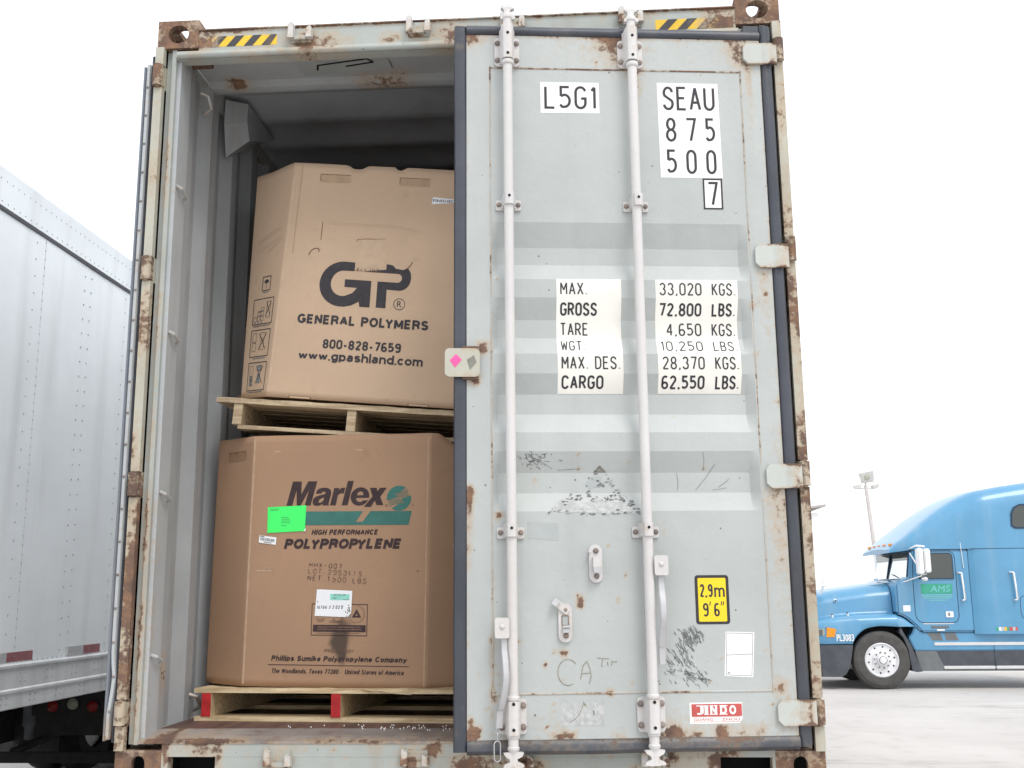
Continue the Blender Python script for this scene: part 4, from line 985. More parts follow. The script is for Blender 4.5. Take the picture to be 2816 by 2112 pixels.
# ================================================================== THE OTHER DOOR, swung right back along the outside of the wall
mb = MB()
mb.box(-1.268, -1.240, .012, 1.13, .165, 2.690, 'edgemetal')
od = mb.build('door', cont, slice_=(.2, .1, .1), smooth=0, rust=lambda x, y, z: .5*gauss(z-.17, .05)+.1*max(0, nz(x, y, z, 4)))
od['label'] = 'grey door swung fully back, seen along its edge'
bend = lambda z: .003*nz(0, 0, z, 1.2)+.009*math.exp(-((z-.36)/.05)**2)-(.004 if z < .25 else 0)
mb = MB(); rows = []
for i in range(61):
    z = .155+i*(2.708-.155)/60; b = bend(z)
    rows.append([(-1.2540+b, .004, z), (-1.2510+b, -.008, z), (-1.2400+b, -.009, z), (-1.2370+b, .000, z), (-1.2370+b, .03, z), (-1.2540+b, .03, z)])
mb.grid(rows, 'inner', closed=True)
mb.build('retaining_strip', od, smooth=40, rust=lambda x, y, z: .10+.5*gauss(z-.16, .05)+.25*nz(x, y, z, 5))
mb = MB(); z = .25
while z < 2.69: mb.dome((-1.2450+bend(z), -.0088, z), .0052, .004, 'bolt'); z += .118
mb.build('rivets', od, smooth=60)
mb = MB()
rows = [[(-1.2360, .002, z), (-1.229, -.004, z), (-1.2205, .006, z), (-1.2205, .045, z), (-1.2360, .045, z)] for z in [.145+i*(2.745-.145)/40 for i in range(41)]]
mb.grid(rows, 'gasket', closed=True); mb.poly(rows[-1], 'gasket'); mb.poly(rows[0][::-1], 'gasket')
mb.build('gasket', od, smooth=40)
mb = MB()
rows = [[(-1.2545, .010, z), (-1.2570, -.002, z), (-1.2625, -.006, z), (-1.2675, .000, z), (-1.2690, .011, z)] for z in [.150+i*(2.70-.150)/40 for i in range(41)]]
mb.grid(rows, 'edgemetal'); mb.build('edge_channel', od, smooth=50, rust=lambda x, y, z: .05+.4*gauss(z-.15, .08)+.15*nz(x, y, z, 4))

# ================================================================== THE CARGO: two bulk boxes on two wooden pallets
def make_pallet(name, label, loc, rot, mat, hw, red, seed, dz):
    r = random.Random(seed)
    t = thing(name, label, 'pallet', (loc[0], loc[1], loc[2]+GZ), rot, 'pallets under the bulk boxes')
    th, sh, bh = dz; z1 = bh; z2 = bh+sh; z3 = z2+th; D = 1.02
    for y, wd in ((.0, .135), (.155, .09), (.27, .09), (.385, .09), (.50, .09), (.615, .09), (.73, .09), (.885, .135)):
        mb = MB(); n = 24; x0, x1 = -hw+r.uniform(-.004, .004), hw+r.uniform(-.004, .004)
        rows = []
        for i in range(n+1):
            x = x0+(x1-x0)*i/n; a = r.uniform(-.0016, .0016); b = r.uniform(-.0016, .0016); c = r.uniform(-.003, .003)*(2.2 if i in (0, n) else 1)
            rows.append([(x, y+c, z2+.0004), (x, y+c*.4, z3+a), (x, y+wd, z3+b), (x, y+wd, z2+.0004)])
        mb.grid(rows, mat, closed=True); mb.poly(rows[0], mat); mb.poly(rows[-1][::-1], mat)
        mb.build('deck_board', t, smooth=0)
    for x in ((-hw+.030 if red else -hw+.072), -.019, hw-.068):
        mb = MB(); k = [(.004, z1+.0004), (.004, z2), (D, z2), (D, z1+.0004)]
        mb.prism(k, x, x+.038, mat, axis='x')
        if red: mb.box(x+.0003, x+.0377, .0015, .0036, z1+.001, z2-.001, 'redpaint')
        mb.build('stringer', t, smooth=0, bevel=.0015 if not red else 0)
    for y, wd in ((.005, .11), (.45, .11), (.90, .11)):
        mb = MB(); rows = []; n = 16
        for i in range(n+1):
            x = (-hw if red else -hw+.098)+(2*hw-(0 if red else .13))*i/n; a = r.uniform(-.001, .001)
            rows.append([(x, y+a, 0.0005), (x, y+a, z1), (x, y+wd, z1), (x, y+wd, .0005)])
        mb.grid(rows, mat, closed=True); mb.poly(rows[0], mat); mb.poly(rows[-1][::-1], mat); mb.build('bottom_board', t, smooth=0)
    return t
pal_lo = make_pallet('pallet', 'pale wooden pallet with red painted stringer ends on the container floor', (-.525, .355, .1705), (0, 0, R(-5.5)), 'wood', .572, True, 3, (.017, .089, .0165))
mb = MB()
for a, b, c in (((.17, -.001, .118), (.30, -.010, .104), .0035), ((.10, .0, .122), (.20, -.006, .117), .003)):
    mb.tube([a, ((a[0]+b[0])/2, (a[1]+b[1])/2-.003, (a[2]+b[2])/2-.002), b], [c, c*.8, .0006], 'wood', 5)
mb.build('splinter', pal_lo)
RU = (0, R(5), 0)
_o = Vector((-.50, .430, 1.4045)); _d = Vector((math.sin(R(4.6)), 0, math.cos(R(4.6))))*(.022+.088+.016)
pal_up = make_pallet('pallet', 'weathered wooden pallet tilted between the two bulk boxes', tuple(_o-_d), (0, R(4.6), 0), 'wood_old', .565, False, 9, (.022, .088, .016))

def bulge_lo(x, z): return -.007*max(0, 1-(x/.37)**2)*math.sin(math.pi*min(1, max(0, z/.98)))+.002*nz(x, 1, z, 1.6)*max(0, 1-(x/.37)**4)
def bulge_up(x, z): return -.006*max(0, 1-(x/.388)**2)*math.sin(math.pi*min(1, max(0, z/1.02)))+.0022*nz(x, 7, z, 1.7)*max(0, 1-(x/.388)**4)
CUTS = [i*.03 for i in range(-13, 35)]
BLO = {'z': [c for c in CUTS if 0 < c < .98], 'x': [c for c in CUTS if c < .37], 'f': bulge_lo}
BUP = {'z': [c for c in CUTS if 0 < c < 1.02], 'x': [c for c in CUTS if c < .38], 'f': bulge_up}
def warp_up(x, y, z):
    w_ = min(1, max(0, (-.388-x)/.177)); t = z/1.026
    return (x+w_*(.036*(1-t)-.040*t), y+w_*.065*t, z) if y < .5 else (x, y, z)
def warp_mesh(o):
    for v in o.data.vertices: v.co = warp_up(*v.co)
    return o
def octa(hf, hw, ch, D):
    """plan of the box, starting at the front flat's left corner, going right"""
    return [(-hf, 0), (hf, 0), (hw, ch), (hw, D-ch), (hf, D), (-hf, D), (-hw, D-ch), (-hw, ch)]
def carton(parent, plan, H, rim, mat, rr=None, bulge=None):
    """eight-sided board sleeve: rounded folds, thickness by solidify; rim(x,y) gives the height of the top edge"""
    pts = []; n = len(plan)
    for i, p in enumerate(plan):
        a = Vector(plan[i-1]); b = Vector(p); c = Vector(plan[(i+1) % n]); r = .005
        d1 = (a-b).normalized()*r; d2 = (c-b).normalized()*r
        for k in range(4):
            t = k/3; pts.append(b+d1*(1-t)**2+d2*t*t)
        m = int((c-b).length/.014)
        for k in range(1, m): pts.append(b+d2+(c-b-d2*2)*k/m)
    mb = MB(); N = 34; rows = []
    for j in range(N+1): rows.append([(p.x, p.y+(bulge(p.x, rim(p.x, p.y)*j/N) if p.y < 1e-4 else 0), rim(p.x, p.y)*j/N) for p in pts])
    mb.grid(rows, mat, closed=True)
    o = mb.build('carton_wall', parent, smooth=24, rust=rr or (lambda x, y, z: 0), solid=.010)
    return o
def pprint(mb, name, parent, smooth=0, **k): return mb.build(name, parent, smooth=0, **k)
# ---------------------------------------------------------------- lower box
box_lo = thing('bulk_box', 'lower brown eight-sided cardboard bulk box with teal stripe and green paper label', 'cardboard box', (-.549, .40, .2935+GZ), (0, R(.8), R(-5)), 'cardboard bulk boxes in the container')
def rim_lo(x, y):
    h = .984
    if x > .40: h -= .075*min(1, (x-.40)/.10)
    if y > .25: h -= .05*min(1, (y-.25)/.2)*(1 if x > -.3 else .3)
    return h+.002*nz(x, y, 0, 6)
def stain_lo(x, y, z):
    if y > .01: return 0
    s = .85*gauss(x-.025, .034)*gauss(z-.178, .060)+.3*gauss(x-.02, .07)*gauss(z-.20, .05)+.75*gauss(x-.035, .022)*gauss(z-.112, .032)+.45*gauss(x-.05, .035)*gauss(z-.245, .03)+.5*gauss(x-.018, .008)*gauss(z-.387, .012)+.35*gauss(x-.0, .03)*gauss(z-.16, .03)+.5*gauss(x-.325, .006)*gauss(z-.445, .004)
    return s
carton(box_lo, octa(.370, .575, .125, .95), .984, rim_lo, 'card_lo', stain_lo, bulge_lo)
mb = MB(); mb.poly([(p[0]*.97, .01+p[1]*.975, .012) for p in octa(.370, .575, .125, .95)], 'card_lo'); mb.build('carton_base', box_lo, smooth=0)
mb = MB(); P = -.0012
mxp = lambda L: [(-.2165+(x-125)*.000271, .700+(520-z)*.0002694) for x, z in L]
mb.flat(mxp([(125, 520), (210, 162), (345, 162), (348, 355), (447, 162), (585, 162), (498, 520), (408, 520), (462, 292), (345, 520), (285, 520), (272, 290), (215, 520)]), 'ink2', P)
mb.flat(mxp([(572, 345), (585, 300), (620, 272), (680, 258), (745, 262), (790, 285), (808, 325), (800, 380), (772, 490), (775, 520), (685, 520), (683, 495), (640, 520), (590, 527), (545, 515), (526, 480), (532, 430), (565, 395), (630, 372), (690, 360), (722, 345), (718, 322), (690, 315), (665, 320), (655, 345)]), 'ink2', P)
mb.flat(mxp([(618, 468), (638, 428), (700, 405), (692, 448), (655, 478), (628, 480)]), 'card_lo', P-.0004)
mb.flat(mxp([(795, 520), (850, 265), (930, 265), (922, 300), (960, 265), (1018, 260), (1000, 345), (945, 345), (910, 370), (882, 520)]), 'ink2', P)
mb.flat(mxp([(973, 520), (1055, 162), (1143, 162), (1062, 520)]), 'ink2', P)
mb.flat(mxp([(1245+x*140+y*-10, 393+y*135) for x, y in arc(0, 0, 1, 1, 0, 345, 24)]), 'ink2', P)
mb.flat(mxp([(1200, 374), (1215, 337), (1255, 318), (1290, 335), (1297, 374)]), 'card_lo', P-.0004)
mb.flat(mxp([(1192, 418), (1390, 415), (1380, 450), (1298, 452), (1262, 474), (1215, 468), (1194, 442)]), 'card_lo', P-.0004)
mb.flat(mxp([(1393, 268), (1490, 268), (1510, 320), (1545, 268), (1642, 268), (1548, 400), (1600, 520), (1498, 520), (1470, 450), (1415, 545), (1312, 545), (1435, 395)]), 'ink2', P-.0006)
cx, cz, rr = .2455, .7265, .0490
up_ = arc(cx, cz, rr, rr, 57, 190, 18); lo_ = arc(cx, cz, rr, rr, 236, 372, 18)
mb.flat(up_+[(cx-.030, cz-.004), (cx-.008, cz+.003), (cx-.010, cz+.013), (cx-.020, cz+.018), (cx+.004, cz+.023)], 'teal', P)
mb.flat(lo_+[(cx+.032, cz+.006), (cx+.010, cz-.001), (cx+.018, cz-.010), (cx+.022, cz-.020), (cx-.004, cz-.024)], 'teal', P)
for i in range(5):
    u = i*.0055
    mb.ribbon([(cx-.026+u*.8, cz+.019-u*.95), (cx-.004, cz+.0195-u*.9), (cx+.018, cz+.026-u*.85), (cx+.034+u*.3, cz+.036-u*1.1)], .0016, 'teal', P-.00005)
    mb.ribbon([(cx-.044+u*.35, cz-.012-u*.95), (cx-.024, cz-.006-u*.85), (cx, cz-.0045-u*.75), (cx+.026-u*.3, cz-.008-u*.55)], .0016, 'teal', P-.00005)
mb.ribbon(arc(.196, .6985, .0045, .0045, 0, 360, 10), .0012, 'ink2', P); mb.text('TM', .297, .305, .696, .7005, 'ink2', P, .02)
mb.flat([(-.2115, .622), (.2865, .622), (.298, .676), (.132, .676), (.101, .6345), (.073, .6345), (.101, .676), (-.2115, .676)], 'teal', P)
grot(mb, 'HIGH PERFORMANCE', -.107, .167, .5840, .6045, .0050, 'ink2', P, .22)
grot(mb, 'POLYPROPYLENE', -.2195, .280, .5290, .5690, .0112, 'ink2', P, .22, .25)
rs = random.Random(2)
def stencil(body, x0, x1, z0, z1, m):
    k = [c for c in body]; n = len(k); adv = (x1-x0)/n
    for i, c in enumerate(k):
        if c in ' ': continue
        for pl in GL.get(c, ([], .5))[0]:
            q = [(x0+adv*i+p[0]*adv*1.15+.10*(z0+p[1]*(z1-z0)-z0), z0-.013*(adv*i)/(.24)+p[1]*(z1-z0)) for p in pl]
            for a in range(len(q)-1):
                a0, a1 = Vector(q[a]), Vector(q[a+1])
                if rs.random() < .05: continue
                d = (a1-a0); l = d.length
                if l > .008: a0 = a0+d*.12; a1 = a1-d*.12
                mb.ribbon([tuple(a0), tuple(a1)], .0030*rs.uniform(.7, 1.2), m, P-.00004*(a % 5))
stencil('HHX-007', -.110, .030, .459, .476, 'faint'); stencil('LOT 2953115', -.114, .112, .434, .452, 'fainter'); stencil('NET 1500 LBS', -.115, .130, .407, .426, 'faint')
mb.ribbon([(-.0925, .1975), (.1310, .1965), (.1310, .3150), (-.0925, .3165)], .0026, 'ink2', P, closed=True)
mb.rect(-.086, .126, .2105, .2365, 'ink2', P)
for zz in (.2285, .2195): mb.rect(-.068, .108, zz-.0022, zz+.0022, 'faint', P-.0001)
for x0, x1, z in ((-.075, -.04, .258), (-.073, -.042, .253), (-.07, -.045, .248), (-.022, .045, .250), (-.02, .04, .245), (-.07, .1, .204)): mb.rect(x0, x1, z, z+.0018, 'faint', P)
mb.flat([(.070, .2655), (.107, .2655), (.088, .2975)], 'ink2', P); mb.flat([(.084, .272), (.093, .272), (.0885, .281)], 'card_lo', P-.0001)
for i in range(26):
    a = R(80-i*8.5); r1 = .030; mb.ribbon([(.087+r1*math.cos(a), .278+r1*math.sin(a)), (.087+(r1+.0045)*math.cos(a), .278+(r1+.0045)*math.sin(a))], .0018, 'faint', P)
for i in range(12):
    a = R(200+i*14); mb.ribbon([(.012+.014*math.cos(a), .266+.012*math.sin(a)), (.012+.026*math.cos(a), .266+.022*math.sin(a))], .0013, 'faint', P)
grot(mb, 'PRODUCED BY', -.040, .082, .1325, .1450, .0016, 'faint', P, .22)
grot(mb, 'Phillips Sumika Polypropylene Company', -.2525, .2945, .0985, .1185, .0048, 'ink2', P, .22)
mb.ribbon([(-.264, .0835), (.301, .0835)], .0026, 'ink2', P)
grot(mb, 'The Woodlands, Texas 77380 \u2022  United States of America', -.251, .283, .0520, .0695, .0032, 'ink2', P, .22)
pprint(mb, 'printed_lettering', box_lo, conform=BLO)
mb = MB()
for u0, u1, v0, v1 in ((.060, .090, .917, .924), (-.278, -.250, .915, .922), (-.33, -.27, .44, .447), (-.30, -.262, .452, .456)): mb.rect(u0, u1, v0, v1, 'cardlite2', P)
mb.flat([(.322, .440), (.332, .442), (.330, .449), (.324, .446)], 'cardedge', P); mb.rect(.149, .1515, .919, .9215, 'ink2', P)
mb.ribbon([(-.363, .01), (-.363, .97)], .008, 'cardlite2', P); mb.ribbon([(.360, .01), (.360, .97)], .006, 'cardlite2', P)
pprint(mb, 'scuffs', box_lo, conform=BLO)
# papers stuck on
mb = MB(); mb.flat([(-.291, .592), (-.139, .599), (-.134, .605), (-.1325, .7005), (-.2945, .694)], 'fluo', -.0026)
for i, (z, x1) in enumerate(((.652, -.205), (.645, -.200), (.638, -.196), (.631, -.197), (.620, -.212), (.686, -.245), (.681, -.25))): mb.rect(-.235 if i < 5 else -.283, x1, z, z+.0016, 'ink', -.0028)
mb.flat([(-.1395, .5985), (-.128, .612), (-.131, .598)], 'paper', -.0050)
pprint(mb, 'green_label', box_lo, conform=BLO)
mb = MB(); q = [(-.326, .5545), (-.2535, .545), (-.2515, .574), (-.324, .5835)]; mb.flat(q, 'paper', -.0024)
def lab(u, v): return (q[0][0]+(q[1][0]-q[0][0])*u+(q[3][0]-q[0][0])*v, q[0][1]+(q[1][1]-q[0][1])*u+(q[3][1]-q[0][1])*v)
u = .08
while u < .9:
    wv = rs.choice((.008, .014, .02)); mb.flat([lab(u, .32), lab(u+wv, .32), lab(u+wv, .74), lab(u, .74)], 'black', -.0026); u += wv+rs.choice((.010, .016))
mb.flat([lab(.04, .82), lab(.3, .82), lab(.3, .95), lab(.04, .95)], 'greyvinyl', -.0026); mb.flat([lab(.3, .1), lab(.75, .1), lab(.75, .22), lab(.3, .22)], 'scuff', -.0026)
pprint(mb, 'barcode_label', box_lo, conform=BLO)
mb = MB(); mb.flat([(-.0805, .2705), (.0530, .2665), (.0610, .276), (.0670, .283), (.0690, .367), (-.0745, .3725)], 'paper', -.0026)
mb.flat([(-.0195, .331), (.0585, .3305), (.0585, .3545), (-.0195, .3555)], 'mint', -.0028)
mb.text('OK TO USE', -.006, .043, .3480, .3535, 'scuff', -.0030, .02); mb.text('SEP', -.0105, .0065, .3360, .3415, 'scuff', -.0030, .02); mb.rect(.032, .057, .3325, .3345, 'scuff', -.0030)
for ch, x, zz, hh in zip('1670622020', (-.0715, -.066, -.058, -.048, -.038, -.023, -.009, .004, .0135, .026), (.2985,)*5+(.299,)*5, (.011, .010, .010, .0095, .0105, .010, .011, .011, .011, .0115)):
    for pl in GL[ch][0]: mb.ribbon([(x+(p[0]+.25*p[1])*hh*(.85 if ch != '1' else .4), zz+p[1]*hh) for p in pl], .0021, 'black', -.0030)
mb.ribbon([(-.0705, .322), (-.069, .329)], .003, 'scuff', -.0030)
for i in range(16): x = rs.gauss(.056, .006); zz = rs.gauss(.285, .014); mb.rect(min(x, .062), min(x, .062)+.004, zz, zz+.006, 'greyvinyl', -.0029)
pprint(mb, 'white_label', box_lo, conform=BLO)
# things on the slanted sides: hand holes, the paper on the right one, care marks
def on_chamfer(side, hf, hw, ch):
    """(t, v, off) -> point on the slanted panel; t = metres from its front fold"""
    d = Vector(((hw-hf)*side, ch)); L = d.length; d /= L; n = Vector((side*ch, -(hw-hf)))/L
    return lambda t, v, off=.001: (side*hf+d.x*t+n.x*off, d.y*t+n.y*off, v), L
def cflat(mb, fn, pts, m, off=.0012): mb.poly([fn(p[0], p[1], off) for p in pts], m)
def cline(mb, fn, a, b, wd, m, off=.0013):
    d = Vector((b[0]-a[0], b[1]-a[1])); n = Vector((-d.y, d.x)).normalized()*wd/2
    cflat(mb, fn, [(a[0]+n.x, a[1]+n.y), (b[0]+n.x, b[1]+n.y), (b[0]-n.x, b[1]-n.y), (a[0]-n.x, a[1]-n.y)], m, off)
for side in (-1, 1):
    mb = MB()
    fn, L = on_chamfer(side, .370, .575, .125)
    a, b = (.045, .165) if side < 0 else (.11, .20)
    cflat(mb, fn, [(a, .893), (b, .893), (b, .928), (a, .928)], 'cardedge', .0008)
    cflat(mb, fn, [(a+.004, .890), (b-.004, .890), (b-.004, .922), (a+.004, .922)], 'slot_shade_lo', .0016)  # flat fill, darkened as if shaded by the recess
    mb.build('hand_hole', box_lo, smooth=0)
fn, L = on_chamfer(1, .370, .575, .125)
mb = MB(); cflat(mb, fn, [(.100, .535), (.215, .535), (.215, .636), (.100, .636)], 'paper', .002)
pprint(mb, 'paper_label', box_lo)
mb = MB()
fz = lambda t, v, off: fn(t, v, .0026)
def ctext(fn, s_, t0, t1, v0, v1, m):
    v, f_ = text_mesh(s_, .03, 0); ax, bx = min(p[0] for p in v), max(p[0] for p in v); az, bz = min(p[1] for p in v), max(p[1] for p in v)
    mb.add([fn(t0+(p[0]-ax)/(bx-ax)*(t1-t0), v0+(p[1]-az)/(bz-az)*(v1-v0), .0026) for p in v], f_, m)
ctext(fn, 'PAR', .105, .145, .614, .628, 'black')
for z, a, b in ((.600, .122, .14), (.594, .122, .14), (.562, .105, .135), (.545, .105, .135)): cflat(mb, fn, [(a, z), (b, z), (b, z+.005), (a, z+.005)], 'scuff', .0026)
cflat(mb, fn, [(.125, .045), (.20, .045), (.20, .105), (.125, .105)], 'ink2', .0010); cflat(mb, fn, [(.1275, .0475), (.1975, .0475), (.1975, .1025), (.1275, .1025)], 'card_lo', .0014)
for a, b in (((.125, .17), (.14, .19)), ((.14, .19), (.136, .16)), ((.12, .155), (.15, .165)), ((.148, .195), (.142, .17))): cline(mb, fn, a, b, .004, 'ink2')
mb.build('care_marks', box_lo, smooth=0)

# ---------------------------------------------------------------- upper box
box_up = thing('bulk_box', 'upper tan cardboard bulk box with large dark two-letter logo, leaning on a tilted pallet', 'cardboard box', (-.48, .455, 1.4175+GZ), RU, 'cardboard bulk boxes in the container')
def rim_up(x, y):
    h = 1.026
    if y < .03:
        for c, wd, d in ((-.110, .034, .016), (.075, .018, .015)): h -= d*math.exp(-((x-c)/wd)**4)
    if x < -.40: h -= .012*min(1, (-.40-x)/.1)
    return h+.0015*nz(x, y, 0, 5)
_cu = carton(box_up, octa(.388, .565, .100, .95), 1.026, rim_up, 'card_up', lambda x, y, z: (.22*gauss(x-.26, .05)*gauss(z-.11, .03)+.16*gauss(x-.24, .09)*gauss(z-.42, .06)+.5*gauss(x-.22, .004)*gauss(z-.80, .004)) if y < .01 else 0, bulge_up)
mb = MB(); mb.poly([(p[0]*.97, .01+p[1]*.975, .012) for p in octa(.388, .565, .100, .95)], 'card_up'); mb.build('carton_base', box_up, smooth=0)
mb = MB()
# the monogram: G then P, sharing a long bar (partly torn away)
outer = [(-.076, .592), (-.123, .594)]+arc(-.120, .4965, .0985, .0975, 92, 270, 26)[1:]+[(-.105, .3985), (-.075, .406), (-.044, .424), (-.039, .402), (.004, .402), (.0005, .516), (-.112, .517), (-.111, .484), (-.057, .483), (-.075, .459)]
inner = [(-.108, .4445)]+arc(-.118, .4995, .0525, .0555, 265, 95, 22)+[(-.075, .5545)]
mb.flat(outer+inner, 'ink', P)
Pp = [(.030, .403), (.071, .4025), (.0685, .4825), (.120, .481)]+arc(.121, .536, .0455, .055, -90, 62, 16)[1:]+[(.130, .5705), (.098, .5745), (.086, .588), (.073, .592), (.058, .593), (.058, .568), (.0, .561), (-.03, .5545)]+[(.108, .5535)]+arc(.110, .534, .0185, .0195, 90, -90, 10)[1:]+[(.027, .5155)]
mb.flat(Pp, 'ink', P)
for i in range(22):
    x = -.072+i*.0055; h = rs.uniform(.002, .020) if i % 3 else .003
    mb.flat([(x, .5555), (x+.0035, .5555), (x+.004, .5555+h), (x+.0022, .5555+h*1.1)], 'ink' if i % 2 else 'cardedge', P-.0002)
mb.ribbon(arc(.1275, .423, .0235, .0235, 0, 360, 24), .0026, 'ink', P); mb.text('R', .1185, .1375, .4105, .4365, 'ink', P, .0)
grot(mb, 'GENERAL POLYMERS', -.295, .2655, .3185, .3590, .0096, 'ink', P)
grot(mb, '800-828-7659', -.176, .153, .2165, .2565, .0080, 'ink', P)
grot(mb, 'www.gpashland.com', -.273, .249, .1660, .2045, .0080, 'ink', P)
pprint(mb, 'printed_lettering', box_up, conform=BUP)
mb = MB()                                        # torn liner, scratches, hand slots
mb.flat([(-.078, .693), (-.02, .699), (.045, .701), (.052, .66), (.056, .593), (.05, .578), (.02, .576), (-.01, .572), (-.04, .566), (-.072, .557), (-.074, .60), (-.077, .65)], 'cardlite', -.0009)
mb.flat([(.056, .592), (.075, .591), (.088, .587), (.100, .5755), (.131, .5715), (.146, .580), (.158, .594), (.166, .611), (.13, .612), (.09, .607)], 'cardlite', -.0024)
mb.ribbon([(.132, .5712), (.150, .580), (.160, .594), (.166, .609)], .003, 'cardedge', -.0020)
mb.ribbon([(-.079, .684), (-.0775, .694), (-.03, .6985), (.0, .699)], .0030, 'cardedge', -.0012); mb.ribbon([(.0, .699), (.042, .703)], .0018, 'cardedge', -.0012)
mb.ribbon([(-.2355, .765), (-.2345, .684)], .0035, 'cardedge', P); mb.ribbon([(-.280, .615), (-.272, .634), (-.258, .645), (-.243, .646), (-.236, .640), (-.238, .630)], .0045, 'cardedge', P)
mb.ribbon([(-.236, .645), (-.222, .649)], .002, 'cardlite', P)
mb.ribbon([(-.381, .02), (-.381, 1.005)], .010, 'cardlite', P); mb.ribbon([(-.350, .62), (-.351, 1.012)], .0045, 'slot_shade_fold_up', P); mb.ribbon([(-.364, .70), (-.364, 1.01)], .006, 'cardlite', P)
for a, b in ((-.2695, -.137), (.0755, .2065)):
    mb.rect(a, b, .949, .981, 'cardedge', -.0006); mb.rect(a+.0035, b, .944, .9775, 'slot_shade_fold_up', -.0012)  # slot fill is flat, its recess shade painted in
for a, b in ((-.297, -.197), (.199, .294)):
    mb.flat([(a, .0005), (b, .0005), (b-.006, .010), (a+.006, .010)], 'cardedge', -.0008); mb.rect(a+.008, b-.008, .0015, .0075, 'card_up', -.0012)
for zz in (.757, .765): mb.ribbon([(-.22, zz), (.10, zz-.004), (.19, zz-.022)], .0012, 'cardlite', P)
pprint(mb, 'torn_surface', box_up, conform=BUP)
mb = MB(); mb.flat([(.222, .867), (.226, .8995), (.330, .893), (.330, .879)], 'paper', -.0022)
mb.text('FINISHED', .2275, .320, .8780, .8905, 'black', -.0026, .02)
pprint(mb, 'white_label', box_up, conform=BUP)
fn, L = on_chamfer(-1, .388, .565, .100)
mb = MB()
def frame(t0, t1, v0, v1, wd=.0036):
    for a, b in (((t0, v0), (t1, v0)), ((t1, v0), (t1, v1)), ((t1, v1), (t0, v1)), ((t0, v1), (t0, v0))):
        cline(mb, fn, a, b, wd, 'ink')
def cbox(t0, t1, v0, v1, fill=False):
    if fill: cflat(mb, fn, [(t0, v0), (t1, v0), (t1, v1), (t0, v1)], 'scuff', .0011)
    else: frame(t0, t1, v0, v1, .0016)
def cross(t0, t1, v0, v1):
    cline(mb, fn, (t0, v0), (t1, v1), .0032, 'ink', .0016); cline(mb, fn, (t0, v1), (t1, v0), .0032, 'ink', .0017)
W0, W1 = .028, .158
frame(W0, W1, .030, .150); cbox(.122, .145, .092, .135); cbox(.122, .145, .050, .090, True); cbox(.060, .095, .112, .138, True); cbox(.066, .09, .06, .10, True); cross(.050, .098, .060, .135)
frame(W0, W1, .176, .292); cbox(.120, .145, .240, .278); cbox(.120, .145, .200, .236); cbox(.060, .092, .255, .278); cbox(.066, .088, .205, .245); cross(.050, .100, .205, .276)
frame(W0, W1, .318, .430); cbox(.130, .150, .330, .350); cbox(.108, .126, .332, .372); cbox(.086, .104, .334, .392); cbox(.045, .068, .345, .415); cross(.042, .072, .350, .415)
for v in (.3525, .3735): cbox(.086, .126, v, v+.004, True)
for t in (.134, .112, .090): cflat(mb, fn, [(t, .322), (t+.012, .322), (t+.006, .332)], 'scuff')
frame(.062, .112, .466, .528); cflat(mb, fn, [(.072, .500), (.102, .500), (.098, .511), (.087, .516), (.076, .511)], 'ink'); cline(mb, fn, (.087, .500), (.087, .474), .0024, 'ink')
for v, a, b in ((.022, .04, .15), (.168, .045, .135), (.310, .035, .15), (.458, .07, .105)): cline(mb, fn, (a, v), (b, v), .004, 'scuff')
warp_mesh(mb.build('care_marks', box_up, smooth=0))
mb = MB()
for (a, b, c) in ((.03, .175, .735), (.05, .17, .742), (.02, .16, .700), (.02, .10, .69)): cline(mb, fn, (a, c), (b, c-.05), .004, 'cardlite', .0014)
warp_mesh(mb.build('tape_strip', box_up, smooth=0))

warp_mesh(_cu)
# ---- spilled pellets on the threshold
pm = None
for i in range(40):
    x = rnd.choice((rnd.uniform(-.70, -.06), rnd.uniform(-.42, -.06), rnd.uniform(-.32, -.12))); y = .20+rnd.uniform(-.05, .07)-(x+.5)*.08
    if pm is None:
        mb = MB(); mb.lathe([(.0005, -.0027), (.0016, -.002), (.0022, 0), (.0016, .002), (.0005, .0027)], (0, 0, 0), 'pellet', n=8); o = mb.build('plastic_pellet'); pm = o.data
    else:
        o = bpy.data.objects.new('plastic_pellet', pm); COL.objects.link(o)
    zt = .1727 if y > .168 else .160+(y-.045)/.123*.0115+.0027
    o.location = (x, y, zt+GZ+.0003)
    tag(o, 'tiny white plastic pellet spilled on the floor in front of the lower pallet', 'pellet', 'spilled pellets')

# ================================================================== CHASSIS CARRYING THE CONTAINER
def wheel_geo(parent, c, r, wd, face, rim='whitewheel', tyre='tyre', rr=.29, name='wheel', dish=.05):
    """wheel with its axle along the given axis (face = unit vector of the outside), tyre + rim as parts"""
    f = Vector(face); ax = 'y' if abs(f.y) > .5 else 'x'; s = f.y if ax == 'y' else f.x
    def L(pr): return [(q[0], q[1]*s) for q in (pr if s > 0 else pr)]
    mb = MB(); h = wd/2
    mb.lathe(L([(rr, -h*.9), (r*.86, -h), (r*.97, -h*.80), (r, -h*.55), (r, h*.55), (r*.97, h*.80), (r*.86, h), (r*.80, h*.985), (r*.70, h*.99), (rr+.012, h*.92), (rr, h*.80)]), c, tyre, axis=ax, n=44, caps=False)
    t = mb.build('tyre', parent, smooth=28)
    mb = MB()
    mb.lathe(L([(rr-.001, -h*.6), (rr-.001, h*.80), (rr-.018, h*.86), (rr-.03, h*.70), (rr-.045, h*.15+dish), (.17, h*.15+dish+.01), (.155, h*.15+dish+.045), (.105, h*.15+dish+.05), (.095, h*.15+dish+.11), (.06, h*.15+dish+.13), (.001, h*.15+dish+.13)]), c, rim, axis=ax, n=36)
    o = mb.build('rim', parent, smooth=30)
    return t, o
ch = thing('container_chassis', 'dark steel trailer chassis under the grey shipping container', 'trailer chassis', (0, 0, 0))
mb = MB()
